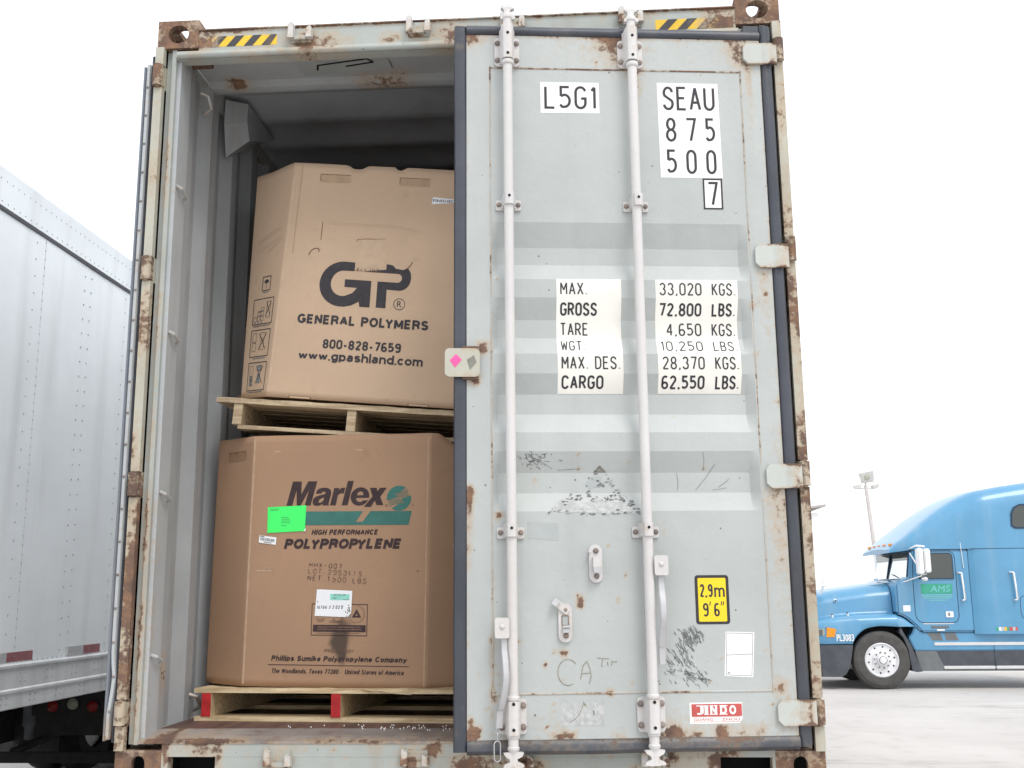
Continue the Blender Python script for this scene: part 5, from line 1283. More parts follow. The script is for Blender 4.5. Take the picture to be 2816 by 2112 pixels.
for sx in (-1, 1):
    x = sx*.42
    mb.box(x-.07, x+.07, .35, 12.1, GZ-.14, GZ-.12, 'steel_dk'); mb.box(x-.01, x+.01, .35, 12.1, GZ-.42, GZ-.1401, 'steel_dk'); mb.box(x-.07, x+.07, .35, 12.1, GZ-.44, GZ-.4201, 'steel_dk')
for y in (.05, 11.95): mb.box(-1.19, 1.19, y, y+.18, GZ-.119, GZ-.001, 'steel_dk')
for y in (2.5, 5, 7.5, 9.8): mb.box(-.349, .349, y, y+.08, GZ-.40, GZ-.16, 'steel_dk')
mb.build('frame', ch, smooth=0)
for y in (1.5, 2.75):
    mb = MB(); mb.cyl((-.75, y, .5), (.75, y, .5), .06, .06, 'steel_dk', 12)
    for sx in (-1, 1): mb.box(sx*.42-.04, sx*.42+.04, y-.12, y+.12, .5, GZ-.4405, 'steel_dk')
    mb.build('axle', ch, smooth=30)
    for sx in (-1, 1):
        for xx in (1.02, .70): wheel_geo(ch, (sx*xx, y, .5), .5, .27, (sx, 0, 0))
for sx in (-1, 1):
    mb = MB(); mb.box(sx*.62-.06, sx*.62+.06, 9.44, 9.56, .06, GZ-.14, 'steel_gr'); mb.box(sx*.62-.13, sx*.62+.13, 9.38, 9.62, 0.0, .06, 'steel_gr'); mb.box(min(sx*.43, sx*.56), max(sx*.43, sx*.56), 9.45, 9.55, .8, .9, 'steel_gr')
    mb.build('landing_leg', ch, smooth=0)

# ================================================================== WHITE BOX TRAILER parked alongside, its near side on x = -2.7
TR = thing('box_trailer', 'long white riveted box trailer parked beside the container', 'semi trailer', (-4.0, 4.0, 0))
def tl(mb, name, **k):
    o = mb.build(name, TR, **k); o.location = (4.0, -4.0, 0); return o
Y0, Y1 = -3.2, 11.0; XN, XF = -2.7, -5.3
zb0, zb1, zb2, zt0, zt1 = GZ+.050, GZ+.146, GZ+.281, GZ+2.745, GZ+2.967
mb = MB(); rows = []
ys_ = [Y0+.02+i*(Y1-Y0-.04)/60 for i in range(61)]; zs_ = [zb2+i*(zt0-zb2)/24 for i in range(25)]
mb.grid([[(XN-.006-.004*max(0, nz(0, y, z, .9))-.002*math.sin(y*5.15), y, z) for y in ys_] for z in zs_], 'trailer')
mb.grid([[(XF, y, z) for y in (Y0, Y1)] for z in (zb0, zt1)], 'trailer')
mb.box(XF, XN-.0005, Y1-.02, Y1, zb0, zt1, 'trailer'); mb.box(XF, XN-.0005, Y0, Y0+.02, zb0, zt1, 'trailer')
tl(mb, 'side_panel', smooth=30)
mb = MB(); mb.box(XF, XN-.03, Y0+.02, Y1-.02, zt1-.02, zt1-.001, 'trailer'); tl(mb, 'roof', smooth=0)
mb = MB(); mb.box(XF+.01, XN-.05, Y0+.02, Y1-.02, zb0+.03, zb0+.06, 'steel_dk'); tl(mb, 'floor', smooth=0)
mb = MB()
mb.grid([[(XN-.006, y, zt0-.012), (XN-.004, y, zt0), (XN+.006, y, zt0+.002), (XN+.008, y, zt1-.055), (XN+.012, y, zt1-.030), (XN+.013, y, zt1-.012), (XN+.002, y, zt1), (XN-.06, y, zt1+.004)] for y in (Y0, Y1)], 'trailer'); tl(mb, 'top_rail', smooth=30)
mb = MB(); mb.box(XN-.0055, XN+.0015, Y0, Y1, zt0-.018, zt0-.004, 'seamline'); tl(mb, 'rail_gap', smooth=0)
mb = MB()
mb.grid([[(XN-.008, y, zb2+.006), (XN+.004, y, zb2+.010), (XN+.012, y, zb2+.004), (XN+.012, y, zb2-.008), (XN+.001, y, zb2-.014), (XN+.001, y, zb1+.014), (XN+.010, y, zb1+.006), (XN+.010, y, zb1-.006), (XN+.001, y, zb1-.014), (XN+.001, y, zb0+.006), (XN-.006, y, zb0), (XN-.05, y, zb0)] for y in (Y0, Y1)], 'alu'); tl(mb, 'bottom_rail', smooth=30)
mb = MB()
def riv(y, z, r=.0062, x=XN-.006): mb.dome((x, y, z), r, .0040, 'rivet', (1, 0, 0), 6)
yy = 2.035-1.22*3
while yy < 6.5:
    if yy > Y0:
        z = zb2+.05
        while z < zt0-.02: riv(yy, z); z += .0505
        z = zb2+.07
        while z < zt0-.02: riv(yy-.10, z); z += .101
        z = zb2+.06
        while z < zt0-.02: riv(yy+.515, z); riv(yy+.605, z+.01); z += .0925
    yy += 1.22
y = 0.4
while y < 5:
    riv(y, zt0+.025, .0050, XN+.006); riv(y+.03, zt1-.075, .0045, XN+.008); y += .062
y = 1.6
while y < 4: riv(y, zb2+.022, .005, XN-.005); y += .058
for y in [1.2+.303*i for i in range(9)]:
    for dy in (0, .055):
        for z in (GZ+.240, GZ+.195, GZ+.115, GZ+.085): riv(y+dy+(.12 if z < GZ+.15 else 0), z, .0065, XN+.0008)
tl(mb, 'rivets', smooth=40)
mb = MB(); mb.box(XN-.0058, XN-.0040, 2.0345, 2.0365, zb2+.01, zt0-.02, 'rivet'); mb.box(XN-.0058, XN-.0040, 3.2545, 3.2565, zb2+.01, zt0-.02, 'rivet'); tl(mb, 'panel_seam', smooth=0)
for y0 in (1.655, 2.655):
    for a, b, m in ((y0, y0+.30, 'tape_w'), (y0+.302, y0+.58 if y0 < 2 else y0+.435, 'tape_r')):
        if y0 > 2 and m == 'tape_w': b = y0+.205
        if y0 > 2 and m == 'tape_r': a = y0+.207
        mb = MB(); mb.box(XN-.0075, XN-.0030, a, b, GZ+.302, GZ+.354, m); tl(mb, 'reflective_tape', smooth=0)
mb = MB(); mb.cyl((-4.75, 6.22, .58), (-4.75, 6.22, GZ+.07), .062, .062, 'steel_gr', 14); mb.cyl((-4.75, 6.22, .44), (-4.75, 6.22, .60), .042, .042, 'steel_gr', 12); mb.lathe([(.10, .40), (.10, .42), (.05, .46)], (-4.75, 6.22, 0), 'steel_gr', n=16); tl(mb, 'landing_leg', smooth=40)
mb = MB(); mb.cyl((-3.25, 6.22, .58), (-3.25, 6.22, GZ+.07), .062, .062, 'steel_gr', 14); mb.cyl((-3.25, 6.22, .44), (-3.25, 6.22, .60), .042, .042, 'steel_gr', 12); mb.lathe([(.10, .40), (.10, .42), (.05, .46)], (-3.25, 6.22, 0), 'steel_gr', n=16); tl(mb, 'landing_leg', smooth=40)
mb = MB(); mb.box(-5.25, -2.80, 6.10, 6.14, .27, .365, 'steel_dk'); mb.tube([(-4.85, 6.12, .36), (-3.0, 6.35, 1.13)], .035, 'steel_dk', 8); mb.box(-5.24, -5.18, 6.11, 6.13, .3655, GZ+.08, 'steel_dk'); mb.box(-2.87, -2.81, 6.11, 6.13, .3655, GZ+.08, 'steel_dk'); tl(mb, 'cross_brace', smooth=30)
mb = MB(); mb.box(-5.29, -5.27, 2.0, 10.5, .36, zb0-.001, 'steel_dk'); tl(mb, 'added_dark_sheet', smooth=0)  # added dark sheet hiding bright ground, in place of a shaded vehicle beyond
for y in (-1.9, -.65):
    for sx in (-1, 1):
        for q in (.20, .52):
            t, o = wheel_geo(TR, (-4.0+sx*(1.28-q), y, .5), .5, .27, (sx, 0, 0))
            t.location = o.location = (4.0, -4.0, 0)
    mb = MB(); mb.cyl((-4.8, y, .5), (-3.2, y, .5), .06, .06, 'steel_dk', 12)
    for sx in (-1, 1): mb.box(-4+sx*.45-.05, -4+sx*.45+.05, y-.3, y+.3, .5, zb0+.03, 'steel_dk')
    tl(mb, 'axle', smooth=30)

# ================================================================== DARK TRACTOR under the trailer's front, only its tail and tyres in view
TK = thing('road_tractor', 'dark tractor unit under the white trailer, round red and clear tail lamps', 'tractor unit', (-4.05, 8.0, 0))
def tk(mb, name, **k):
    o = mb.build(name, TK, **k); o.location = (4.05, -8.0, 0); return o
mb = MB()
for sx in (-1, 1): mb.box(-4.05+sx*.43-.04, -4.05+sx*.43+.04, 5.80, 14.0, .72, .98, 'steel_dk')
mb.box(-4.44, -3.66, 5.72, 5.7995, .56, 1.0, 'steel_dk'); mb.box(-4.44, -3.66, 9.0, 9.1, .74, .96, 'steel_dk'); mb.box(-4.5, -3.6, 7.3, 8.4, .985, 1.09, 'steel_dk')
tk(mb, 'frame', smooth=0)
for sx in (-1, 1):
    mb = MB(); mb.box(-4.05+sx*1.08-.33, -4.05+sx*1.08+.33, 6.93, 6.945, .16, 1.05, 'steel_dk'); mb.box(min(-4.05+sx*.47, -4.05+sx*1.2), max(-4.05+sx*.47, -4.05+sx*1.2), 6.95, 6.99, .95, 1.0, 'steel_dk'); tk(mb, 'mud_flap', smooth=0)
for x, m in ((-4.285, 'lamp_r'), (-4.105, 'lamp_w'), (-3.925, 'lamp_r')):
    mb = MB(); mb.lathe([(.058, 0), (.058, -.012)], (x, 5.718, .826 if m == 'lamp_w' else .806), 'steel_dk', axis='y', n=20); mb.dome((x, 5.7055, .826 if m == 'lamp_w' else .806), .050, .016, m, (0, -1, 0), 20); tk(mb, 'tail_lamp', smooth=50)
for y in (7.55, 8.85):
    for sx in (-1, 1):
        for q in (.0, .33):
            t, o = wheel_geo(TK, (-4.05+sx*(1.12-q), y, .51), .51, .28, (sx, 0, 0)); t.location = o.location = (4.05, -8.0, 0)
    mb = MB(); mb.cyl((-4.9, y, .51), (-3.2, y, .51), .08, .08, 'steel_dk', 12); mb.box(-4.56, -4.42, y-.1, y+.1, .52, .7195, 'steel_dk'); mb.box(-3.68, -3.54, y-.1, y+.1, .52, .7195, 'steel_dk'); tk(mb, 'axle', smooth=30)
for sx in (-1, 1): t, o = wheel_geo(TK, (-4.05+sx*1.05, 13.2, .51), .51, .28, (sx, 0, 0)); t.location = o.location = (4.05, -8.0, 0)
mb = MB(); mb.box(-5.2, -2.9, 11.4, 14.4, .9805, 2.9, 'plasticdk'); tk(mb, 'cab', bevel=.08, smooth=30)

# ================================================================== BLUE TRUCK (local x rearwards from its front axle, y away from the viewer, z up from the ground)
BT = thing('blue_truck', 'blue long-nosed sleeper truck with green door sign, standing on the yard', 'truck', (5.745, 16.497, 0))
def bt(mb, name, parent=None, **k): return mb.build(name, parent or BT, **k)
def interp(tab, x):
    if x <= tab[0][0]: return tab[0][1]
    for (a, va), (b, vb) in zip(tab, tab[1:]):
        if x <= b: return va+(vb-va)*(x-a)/(b-a)
    return tab[-1][1]
WT = 2.40
ARCH = [(-1.5, .80), (-.485, .80), (-.45, .88), (-.40, .95), (-.30, 1.04), (-.19, 1.09), (.02, 1.12), (.38, 1.10), (.5, 1.10)]
HT = [(-1.32, 1.38), (-1.27, 1.55), (-1.15, 1.67), (-1.06, 1.71), (-.68, 1.76), (-.06, 1.845), (.34, 1.875)]
FT = [(-1.32, 1.06), (-1.22, 1.14), (-1.06, 1.22), (-.82, 1.27), (-.37, 1.31), (.10, 1.325), (.34, 1.325), (.45, 1.29), (.55, 1.22), (.66, 1.115)]
def half(x):
    zb, zf, zt = interp(ARCH, x), interp(FT, x), interp(HT, x)
    ins = max(0, (-1.0-x))*.5
    return [(.16+ins, zb), (.02+ins, zb+.0), (.0+ins, zb+.03), (.0+ins, min(zf-.13, zb+.2) if zf-.13 > zb+.03 else zb+.04), (.012+ins, zf-.085), (.05+ins, zf-.035), (.11+ins, zf-.008), (.20+ins, zf), (.285+ins, zf+.008), (.315, zf+.03), (.325, zf+.07), (.345, zt-.23), (.352, zt-.20), (.42, zt-.10), (.52, zt-.035), (.68, zt+.0), (1.2, zt+.035)]
def full(x):
    h = half(x); return [(x, y, z) for y, z in h]+[(x, WT-y, z) for y, z in h[-2::-1]]
mb = MB(); xs_ = [-1.32, -1.29, -1.25, -1.18, -1.10, -1.0, -.85, -.7, -.6, -.52, -.487, -.47, -.45, -.43, -.40, -.36, -.32, -.27, -.22, -.16, -.1, .0, .1, .2, .3, .34]
rows = [full(x) for x in xs_]; mb.grid(rows, 'blue'); mb.poly(rows[0], 'blue')
hood = bt(mb, 'hood', smooth=40)
mb = MB(); mb.tube([(.345, y, z) for y, z in half(.34)[8:]], .007, 'bluedk', 6); bt(mb, 'hood_gap', hood)
# fender tail sweeping down behind the wheel
mb = MB(); rows = []
for x in (.3405, .40, .46, .52, .58, .66):
    zf = interp(FT, x); zb = min(1.10, zf-.012)
    rows.append([(x, .02, zb), (x, .0, zb+.004), (x, .004, max(zb+.006, zf-.09)), (x, .05, max(zb+.008, zf-.035)), (x, .20, zf), (x, .30, zf+.006)])
mb.grid(rows, 'blue'); bt(mb, 'fender', smooth=40)
# dark wheel-well behind everything
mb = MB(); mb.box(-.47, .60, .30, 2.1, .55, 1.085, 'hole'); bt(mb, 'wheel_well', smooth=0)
mb = MB(); mb.prism([(.385, 1.099), (.43, 1.00), (.54, .80), (.72, .31), (.62, .30), (.545, .32), (.50, .70), (.43, .90), (.36, 1.0)], .03, .55, 'plasticdk'); bt(mb, 'mud_guard', smooth=0)
# bumper
mb = MB(); rows = []
for z, xf, xr in ((.225, -1.18, -.72), (.27, -1.26, -.64), (.40, -1.34, -.56), (.60, -1.37, -.52), (.74, -1.38, -.492), (.785, -1.36, -.488)):
    rows.append([(xr, .30, z), (xr, .012, z), (-.75 if xr < -.75 else max(xr-.12, -1.0), .0, z), (-1.05, .03, z), (xf+.10, .22, z), (xf, .55, z), (xf-.02, 1.2, z), (xf, 1.85, z), (xf+.10, 2.18, z), (-1.05, 2.37, z), (-.75, 2.40, z), (xr, 2.388, z), (xr, 2.1, z)])
mb.grid(rows, 'plasticdk'); mb.poly(rows[-1], 'plasticdk'); mb.poly(rows[0][::-1], 'plasticdk'); bt(mb, 'bumper', smooth=40)
for q in (0, 1):
    mb = MB(); k = lambda y: y if q == 0 else WT-y
    def hl(x0, x1, z0, z1, m, o): mb.add([(x0, k(-.006+max(0, -1.0-x0)*.5-o), z0), (x1, k(-.006+max(0, -1.0-x1)*.5-o), z0+.01), (x1-.0, k(-.006+max(0, -1.0-x1)*.5-o), z1), (x0, k(-.006+max(0, -1.0-x0)*.5-o), z1)], [(0, 1, 2, 3)], m)
    hl(-1.16, -.93, .915, 1.105, 'chrome', .0); hl(-1.14, -.985, .945, 1.075, 'lamp_w', .003); hl(-1.075, -1.02, .95, 1.06, 'chrome', .005)
    mb.add([(-.958, k(-.011), .925), (-.81, k(-.011), .928), (-.772, k(-.011), 1.06), (-.80, k(-.011), 1.078), (-.935, k(-.011), 1.10)], [(0, 1, 2, 3, 4)], 'lamp_a')
    bt(mb, 'headlight', smooth=0)
mb = MB(); mb.text('PL3083', -.775, -.465, .853, .975, 'white', -.004, .02); bt(mb, 'fleet_number', smooth=0)
# cab
mb = MB()
mb.prism([(.352, 1.33), (.352, 1.885), (.47, 1.93), (.600, 1.965), (.665, 2.44), (.668, 2.475), (1.72, 2.48), (1.72, 1.0), (.765, 1.0), (.665, 1.118), (.55, 1.225), (.45, 1.295)], .035, WT-.035, 'blue')
cab = bt(mb, 'cab', bevel=.045, smooth=35)
mb = MB()                                         # sleeper with softly rounded front corner
rows = []
def slp(z): return [(1.70, .05, z), (1.78, .02, z), (1.90, -.025, z), (2.02, -.035, z), (3.55, -.035, z), (3.68, .03, z), (3.70, .3, z), (3.70, WT-.3, z), (3.68, WT-.03, z), (3.55, WT+.035, z), (2.02, WT+.035, z), (1.90, WT+.025, z), (1.70, WT-.05, z)]
rows = [slp(z) for z in (.965, 1.0, 1.5, 2.0, 2.485)]; mb.grid(rows, 'blue'); mb.poly(rows[0], 'blue')
sleeper = bt(mb, 'sleeper', smooth=50)
RT = [(.34, 2.50), (.45, 2.60), (.62, 2.72), (.80, 2.865), (.95, 2.985), (1.15, 3.13), (1.40, 3.30), (1.65, 3.44), (1.90, 3.545), (2.2, 3.605), (2.6, 3.67), (3.0, 3.72), (3.7, 3.80)]
mb = MB(); rows = []
for x in [.34, .38, .45, .52, .62, .70, .80, .9, 1.0, 1.15, 1.3, 1.5, 1.7, 1.85, 1.95, 2.1, 2.4, 2.8, 3.2, 3.55, 3.68]:
    zt = interp(RT, x); s0 = .03 if x < 1.65 else .03-.062*min(1, (x-1.65)/.3); ins = max(0, .70-x)*.55
    zb = 2.487 if x > .66 else 2.475-(.66-x)*.12; hh = zt-zb
    h = [(s0+ins, zb), (s0+ins+.004, zb+hh*.40), (s0+ins+.02, zb+hh*.62), (s0+ins+.06, zb+hh*.80), (s0+ins+.13, zb+hh*.92), (s0+ins+.24, zb+hh*.985), (s0+ins+.42, zt+.005), (.85, zt+.02), (1.2, zt+.028)]
    if hh < .35: h = [(s0+ins, zb), (s0+ins, zb+hh*.3), (s0+ins+.01, zb+hh*.55), (s0+ins+.03, zb+hh*.75), (s0+ins+.09, zb+hh*.92), (s0+ins+.2, zb+hh), (s0+ins+.4, zt+.005), (.85, zt+.02), (1.2, zt+.03)]
    rows.append([(x, y, z) for y, z in h]+[(x, WT-y, z) for y, z in h[-2::-1]])
mb.grid(rows, 'blue'); mb.poly(rows[0], 'blue'); mb.poly(rows[-1][::-1], 'blue')
mb.poly([(.34, .25, 2.44), (.34, WT-.25, 2.44), (.668, WT-.05, 2.474), (.668, .05, 2.474)], 'plasticdk')
fair = bt(mb, 'roof_fairing', smooth=45)
for y in (.45, .85, 1.2, 1.55, 1.95):
    mb = MB(); mb.box(.40, .47, y-.05, y+.05, 2.575, 2.615, 'lamp_a'); bt(mb, 'marker_lamp', fair, bevel=.006)
mb = MB()
for y0, y1 in ((.12, 1.18), (1.21, WT-.12)):
    c0 = .015 if y0 < .5 else .055; c1 = .055 if y0 < .5 else .015
    mb.add([(.592-c0, y0, 1.972), (.592-c1, y1, 1.965), (.655-c1*.6, y1, 2.30), (.648-c0*.6, y0, 2.30)], [(0, 1, 2, 3)], 'screen')
    mb.add([(.648-c0*.6, y0, 2.302), (.655-c1*.6, y1, 2.302), (.664-c1*.5, y1, 2.435), (.660-c0*.5, y0, 2.435)], [(0, 1, 2, 3)], 'glass')
mb.tube([(.53, 1.195, 1.97), (.628, 1.195, 2.435)], .018, 'bluedk', 6); mb.tube([(.585, .11, 1.965), (.655, .11, 2.44)], .012, 'bluedk', 6)
bt(mb, 'windshield', cab, smooth=0)
mb = MB(); mb.tube([(.565, .5, 1.975), (.545, .9, 2.05)], .008, 'bluedk', 5); bt(mb, 'wiper', cab)
# door, window, sign, handles
yd = .0335
mb = MB()
od_ = [(.675, 1.93), (.672, 1.34), (.69, 1.25), (.74, 1.19), (.82, 1.168)]+[(1.33, 1.165), (1.41, 1.195), (1.447, 1.28), (1.452, 2.33), (1.43, 2.41), (1.36, 2.452)]+[(.80, 2.452), (.72, 2.42), (.69, 2.2)]
mb.ribbon(od_, .012, 'bluedk', yd-.0005, closed=True)
bt(mb, 'door_gap', cab, smooth=0)
mb = MB(); mb.rect(.84, 1.40, 1.925, 1.932, 'bluedk', yd-.001); mb.rect(.80, 1.34, 1.142, 1.158, 'chrome', yd-.003); bt(mb, 'door_trim', cab, smooth=0)
mb = MB(); mb.flat([(.79, 1.955), (1.405, 1.955), (1.408, 2.34), (1.395, 2.385), (1.36, 2.415), (.88, 2.415), (.82, 2.36)], 'glass', yd-.004); bt(mb, 'side_window', cab, smooth=0)
mb = MB(); mb.ribbon([(.79, 1.955), (1.405, 1.955), (1.408, 2.34), (1.395, 2.385), (1.36, 2.415), (.88, 2.415), (.82, 2.36)], .018, 'bluedk', yd-.0045, closed=True); bt(mb, 'window_seal', cab, smooth=0)
mb = MB(); mb.rect(.805, 1.362, 1.685, 1.862, 'signgreen', yd-.002); mb.text('AMS', .965, 1.33, 1.715, 1.835, 'signlt', yd-.004, .03, .15)
mb.rect(.81, 1.36, 1.652, 1.672, 'signlt', yd-.002)
for z, a, b in ((1.625, .83, 1.34), (1.597, .85, 1.32), (1.56, .94, 1.26)): mb.rect(a, b, z, z+.016, 'signlt', yd-.002)
bt(mb, 'door_sign', cab, smooth=0)
mb = MB(); mb.prism(rrect(1.212, 1.345, 1.262, 1.368, .015), yd-.012, yd-.001, 'white'); mb.rect(1.235, 1.322, 1.283, 1.347, 'chrome', yd-.013); mb.rect(1.255, 1.275, 1.285, 1.345, 'hole', yd-.014); bt(mb, 'door_handle', cab, smooth=0)
mb = MB(); mb.rect(.462, .592, 1.372, 1.482, 'white', yd-.003); bt(mb, 'white_sticker', cab, smooth=0)
for x, p in ((1.52, cab), (2.42, sleeper)):
    y = yd if x < 2 else -.036
    mb = MB(); mb.tube([(x-.04, y, 2.055), (x-.01, y-.06, 2.055), (x+.012, y-.06, 2.05), (x+.04, y-.06, 1.575), (x+.015, y-.06, 1.565), (x-.01, y, 1.565)], .020, 'chrome', 8); bt(mb, 'grab_handle', p, smooth=60)
mb = MB(); mb.tube([(1.575, .03, 2.60), (1.595, .02, 2.14)], .008, 'chrome', 6); bt(mb, 'aerial_bracket', cab)
mb = MB(); mb.rect(.93, 1.25, 1.065, 1.112, 'plasticgr', yd-.002); mb.rect(1.03, 1.17, 1.025, 1.052, 'white', yd-.002); bt(mb, 'maker_badge', cab, smooth=0)
mb = MB(); mb.ribbon([(1.74, 2.486), (3.6, 2.486)], .010, 'bluedk', -.038); mb.ribbon([(2.575, 1.63), (2.535, 1.60), (2.52, 1.50), (2.52, 1.33), (2.54, 1.25), (2.60, 1.21), (3.2, 1.21), (3.2, 1.63)], .010, 'bluedk', -.0365, closed=True); bt(mb, 'panel_gap', sleeper, smooth=0)
mb = MB(); wq = [(2.50, 2.90), (2.52, 3.12), (2.57, 3.22), (2.66, 3.27), (3.25, 3.30), (3.30, 3.25), (3.30, 2.90), (3.25, 2.855), (2.56, 2.855)]
mb.prism(wq, -.040, -.005, 'glass'); mb.ribbon(wq, .03, 'bluedk', -.0415, closed=True); bt(mb, 'sleeper_window', fair, smooth=0)
mb = MB(); x = 2.05
for m, wd in (('signgreen', .05), ('white', .05), ('tape_w', .05), ('stripe_y', .045), ('signgreen', .04), ('red', .06), ('tape_w', .05), ('red', .04)):
    mb.rect(x, x+wd-.004, 1.02, 1.085, m, -.0375); x += wd
bt(mb, 'permit_stickers', sleeper, smooth=0)
# mirrors on both sides
for q in (0, 1):
    k = (lambda y: y) if q == 0 else (lambda y: WT-y)
    mb = MB()
    for x0, x1, za, zb_ in ((.70, .80, 2.03, 2.50), (.815, .925, 2.06, 2.49)):
        mb.box(x0, x1, min(k(-.30), k(-.12)), max(k(-.30), k(-.12)), za, zb_, 'white')
    mr = bt(mb, 'side_mirror', bevel=.02, smooth=40)
    mb = MB()
    mb.tube([(.66, k(.04), 2.50), (.72, k(-.18), 2.545), (.86, k(-.2), 2.53)], .018, 'chrome', 7); mb.tube([(.66, k(.04), 2.42), (.80, k(-.2), 2.02), (.86, k(-.2), 2.04)], .015, 'chrome', 7)
    mb.tube([(.47, k(.08), 1.885), (.78, k(-.2), 2.01)], .012, 'chrome', 7); mb.lathe([(.001, 1.90), (.05, 1.915), (.062, 1.945), (.05, 1.975), (.02, 1.99)], (.82, k(-.2), 0), 'chrome', n=14)
    bt(mb, 'mirror_bracket', mr, smooth=50)
# lower fairing, steps, tank
mb = MB()
mb.prism([(.60, .985), (.655, 1.112), (.77, .992), (3.7, .992), (3.7, .67), (.625, .67), (.53, .90)], .075, .60, 'blue'); bt(mb, 'side_fairing', bevel=.02, smooth=35)
mb = MB(); mb.prism([(.628, .668), (3.7, .668), (3.7, .315), (.72, .315)], .085, .60, 'plasticgr'); mb.prism([(1.00, .6679), (3.69, .6679), (3.69, .405), (1.12, .405)], .0845, .10, 'plasticdk'); bt(mb, 'skirt', smooth=0)
mb = MB(); mb.box(.97, 3.6, .055, .10, .765, .818, 'chrome'); bt(mb, 'step_strip', bevel=.012, smooth=40)
mb = MB(); mb.box(1.11, 2.02, .055, .10, .352, .405, 'chrome'); mb.box(2.03, 3.6, .055, .10, .352, .405, 'chrome'); bt(mb, 'step_strip', bevel=.012, smooth=40)
mb = MB(); mb.flat([(.86, .985), (1.10, .985), (1.14, .85), (.95, .85)], 'plasticgr', .0735); mb.flat([(1.17, .985), (1.36, .985), (1.42, .85), (1.19, .85)], 'plasticgr', .0735); mb.rect(2.02, 2.03, .32, .76, 'bluedk', .0725); bt(mb, 'step_plate', smooth=0)
# hood fittings
mb = MB(); mb.tube([(-.93, .40, 1.70), (-.86, .28, 1.92)], .022, 'white', 7); mb.tube([(-.885, .22, 1.83), (-.865, .23, 1.97)], .06, 'white', 10); bt(mb, 'hood_mirror', hood, smooth=40)
mb = MB(); mb.dome((-.68, .334, 1.575), .032, .025, 'chrome', (0, -1, 0), 12); mb.dome((-.68, .31, 1.575), .016, .01, 'hole', (0, -1, 0), 10); bt(mb, 'hood_latch', hood, smooth=50)
for x in (-.78, -.50):
    mb = MB(); mb.cyl((x, .22, interp(FT, x)-.005), (x, .22, interp(FT, x)+.045), .028, .02, 'chrome', 8); mb.dome((x, .22, interp(FT, x)+.045), .018, .02, 'hole', (0, 0, 1), 8); bt(mb, 'fender_bolt', hood, smooth=40)
# wheels
def truck_wheel(x, y, s, front=True):
    t, o = wheel_geo(BT, (x, y, .515), .515, .28, (0, s, 0), 'whitewheel', 'tyre_dust', .308, dish=.055)
    mb = MB(); yo = y+s*.14
    for k in range(10):
        a = R(k*36+10); cx, cz = x+.232*math.cos(a), .515+.232*math.sin(a)
        mb.dome((cx, y+s*.082, cz), .0165, .006, 'hole', (0, s, 0), 10)
    if front:
        for k in range(10):
            a = R(k*36+28); mb.cyl((x+.138*math.cos(a), y+s*.11, .515+.138*math.sin(a)), (x+.138*math.cos(a), y+s*.150, .515+.138*math.sin(a)), .016, .014, 'bolt', 8)
        mb.cyl((x, y+s*.10, .515), (x, y+s*.205, .515), .088, .072, 'steel_dk', 18)
    bt(mb, 'wheel_hub', smooth=40)
truck_wheel(0.02, .16, -1); truck_wheel(0.02, WT-.16, 1)
mb = MB(); mb.box(-1.1, 7.2, .78, .86, .75, 1.0, 'steel_dk'); mb.box(-1.1, 7.2, WT-.86, WT-.78, .75, 1.0, 'steel_dk'); mb.cyl((.02, .3, .515), (.02, WT-.3, .515), .06, .06, 'steel_dk', 10); mb.box(-.04, .08, .77, .87, .55, .7499, 'steel_dk'); mb.box(-.04, .08, WT-.87, WT-.77, .55, .7499, 'steel_dk'); mb.box(-.8, 1.7, .861, WT-.861, .6, 1.25, 'steel_dk')
for x in (5.2, 6.5): mb.cyl((x, .5, .515), (x, WT-.5, .515), .07, .07, 'steel_dk', 10); mb.box(x-.05, x+.05, .79, .85, .55, .7499, 'steel_dk'); mb.box(x-.05, x+.05, WT-.85, WT-.79, .55, .7499, 'steel_dk')
bt(mb, 'frame', smooth=0)
for x in (5.2, 6.5):
    for y, s in ((.16, -1), (.48, -1), (WT-.16, 1), (WT-.48, 1)): truck_wheel(x, y, s, False)

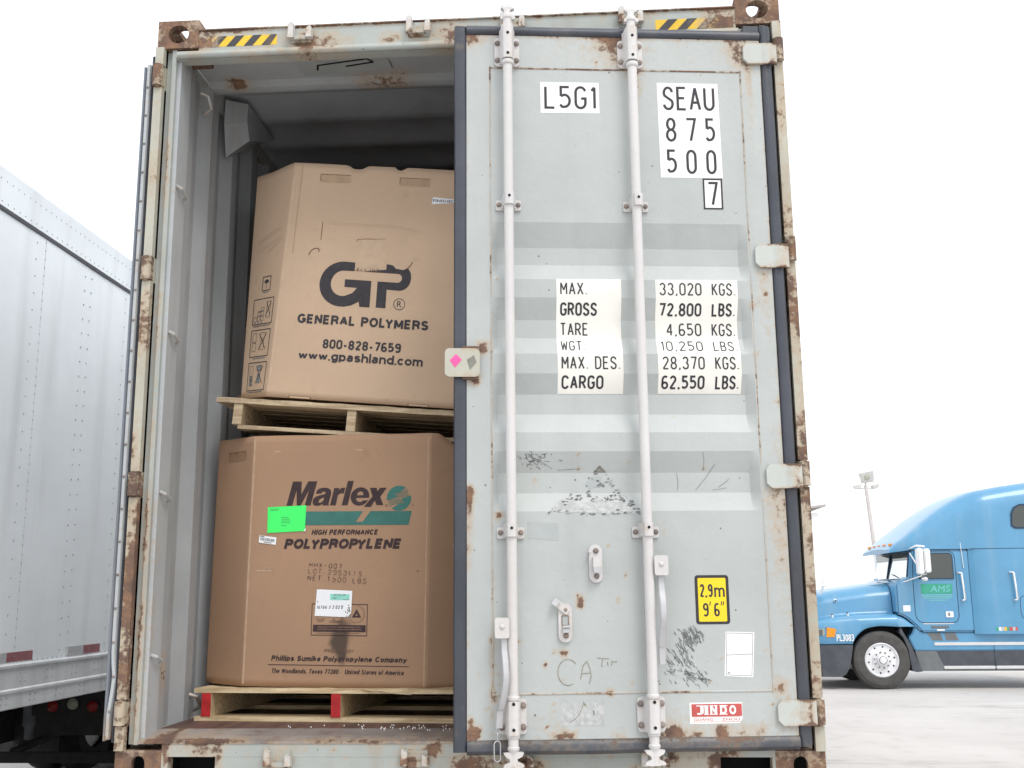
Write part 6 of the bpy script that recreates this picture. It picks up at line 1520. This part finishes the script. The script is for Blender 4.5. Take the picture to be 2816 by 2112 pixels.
# ================================================================== FAR BACKGROUND
def lamp_mast(loc, h):
    t = thing('floodlight_mast', 'tall grey floodlight mast with three lamp heads rising behind the blue truck', 'light pole', loc)
    mb = MB(); mb.cyl((.42, 0, 0), (0, 0, h), .12, .075, 'pole', 12); mb.box(-.36, .36, -.03, .03, h-.15, h-.10, 'pole'); mb.build('mast', t, smooth=40)
    mb = MB(); mb.add([(-.50, -.35, h+.75), (.50, -.35, h+.95), (.55, -.12, h+.22), (-.32, -.12, h+.10), (-.40, .25, h+.85), (.50, .25, h+1.0), (.45, .15, h+.40), (-.25, .15, h+.30)], [(0, 1, 2, 3), (7, 6, 5, 4), (0, 4, 5, 1), (3, 2, 6, 7), (0, 3, 7, 4), (1, 5, 6, 2)], 'lampgrey')
    mb.cyl((0, 0, h), (0, 0, h+.35), .06, .06, 'pole', 8); mb.dome((.05, -.26, h+.52), .18, .05, 'lamp_w', (0, -1, -.3), 14); mb.build('lamp_head', t, smooth=0)
    for x in (-.58, .60):
        mb = MB(); mb.prism([(x-.24, h-.02), (x+.24, h+.10), (x+.22, h-.14), (x+.12, h-.22), (x-.16, h-.22)], -.2, .2, 'lampgrey'); mb.build('lamp_head', t, smooth=0)
    for c in t.children:
        if c.name.startswith('lamp_head'):
            for v in c.data.vertices: v.co.x *= .62; v.co.y *= .62; v.co.z = h+(v.co.z-h)*.62
    return t
lamp_mast((12.32, 42.1, 0), 6.12)
t = thing('white_shed', 'white metal shed with thin dark roof edge, mostly hidden behind the container', 'shed', (8.0, 57.5, 0))
mb = MB(); mb.prism([(-16, 0), (5.6, 0), (5.6, 6.12), (-16, -.4+4.0)], 0, 14, 'white'); mb.build('wall', t, smooth=0)
mb = MB(); mb.prism([(-16.2, 3.60), (5.95, 6.42), (5.95, 6.54), (-16.2, 3.72)], -.4, 14.4, 'gutter'); mb.build('roof', t, smooth=0)
t = thing('utility_pole', 'thin pale utility pole with a drooping wire far behind the truck roof', 'utility pole', (23.8, 57.8, 0))
mb = MB(); mb.cyl((0, 0, 0), (0, 0, 8.9), .12, .08, 'white', 10); mb.build('mast', t, smooth=40)
mb = MB(); mb.tube([(.0, 0, 8.75), (1.2, 0, 8.0), (2.4, .2, 7.35), (4.0, .5, 7.0), (7, 1, 7.0), (12, 2, 8.6)], .012, 'gutter', 5); mb.build('wire', t, smooth=40)
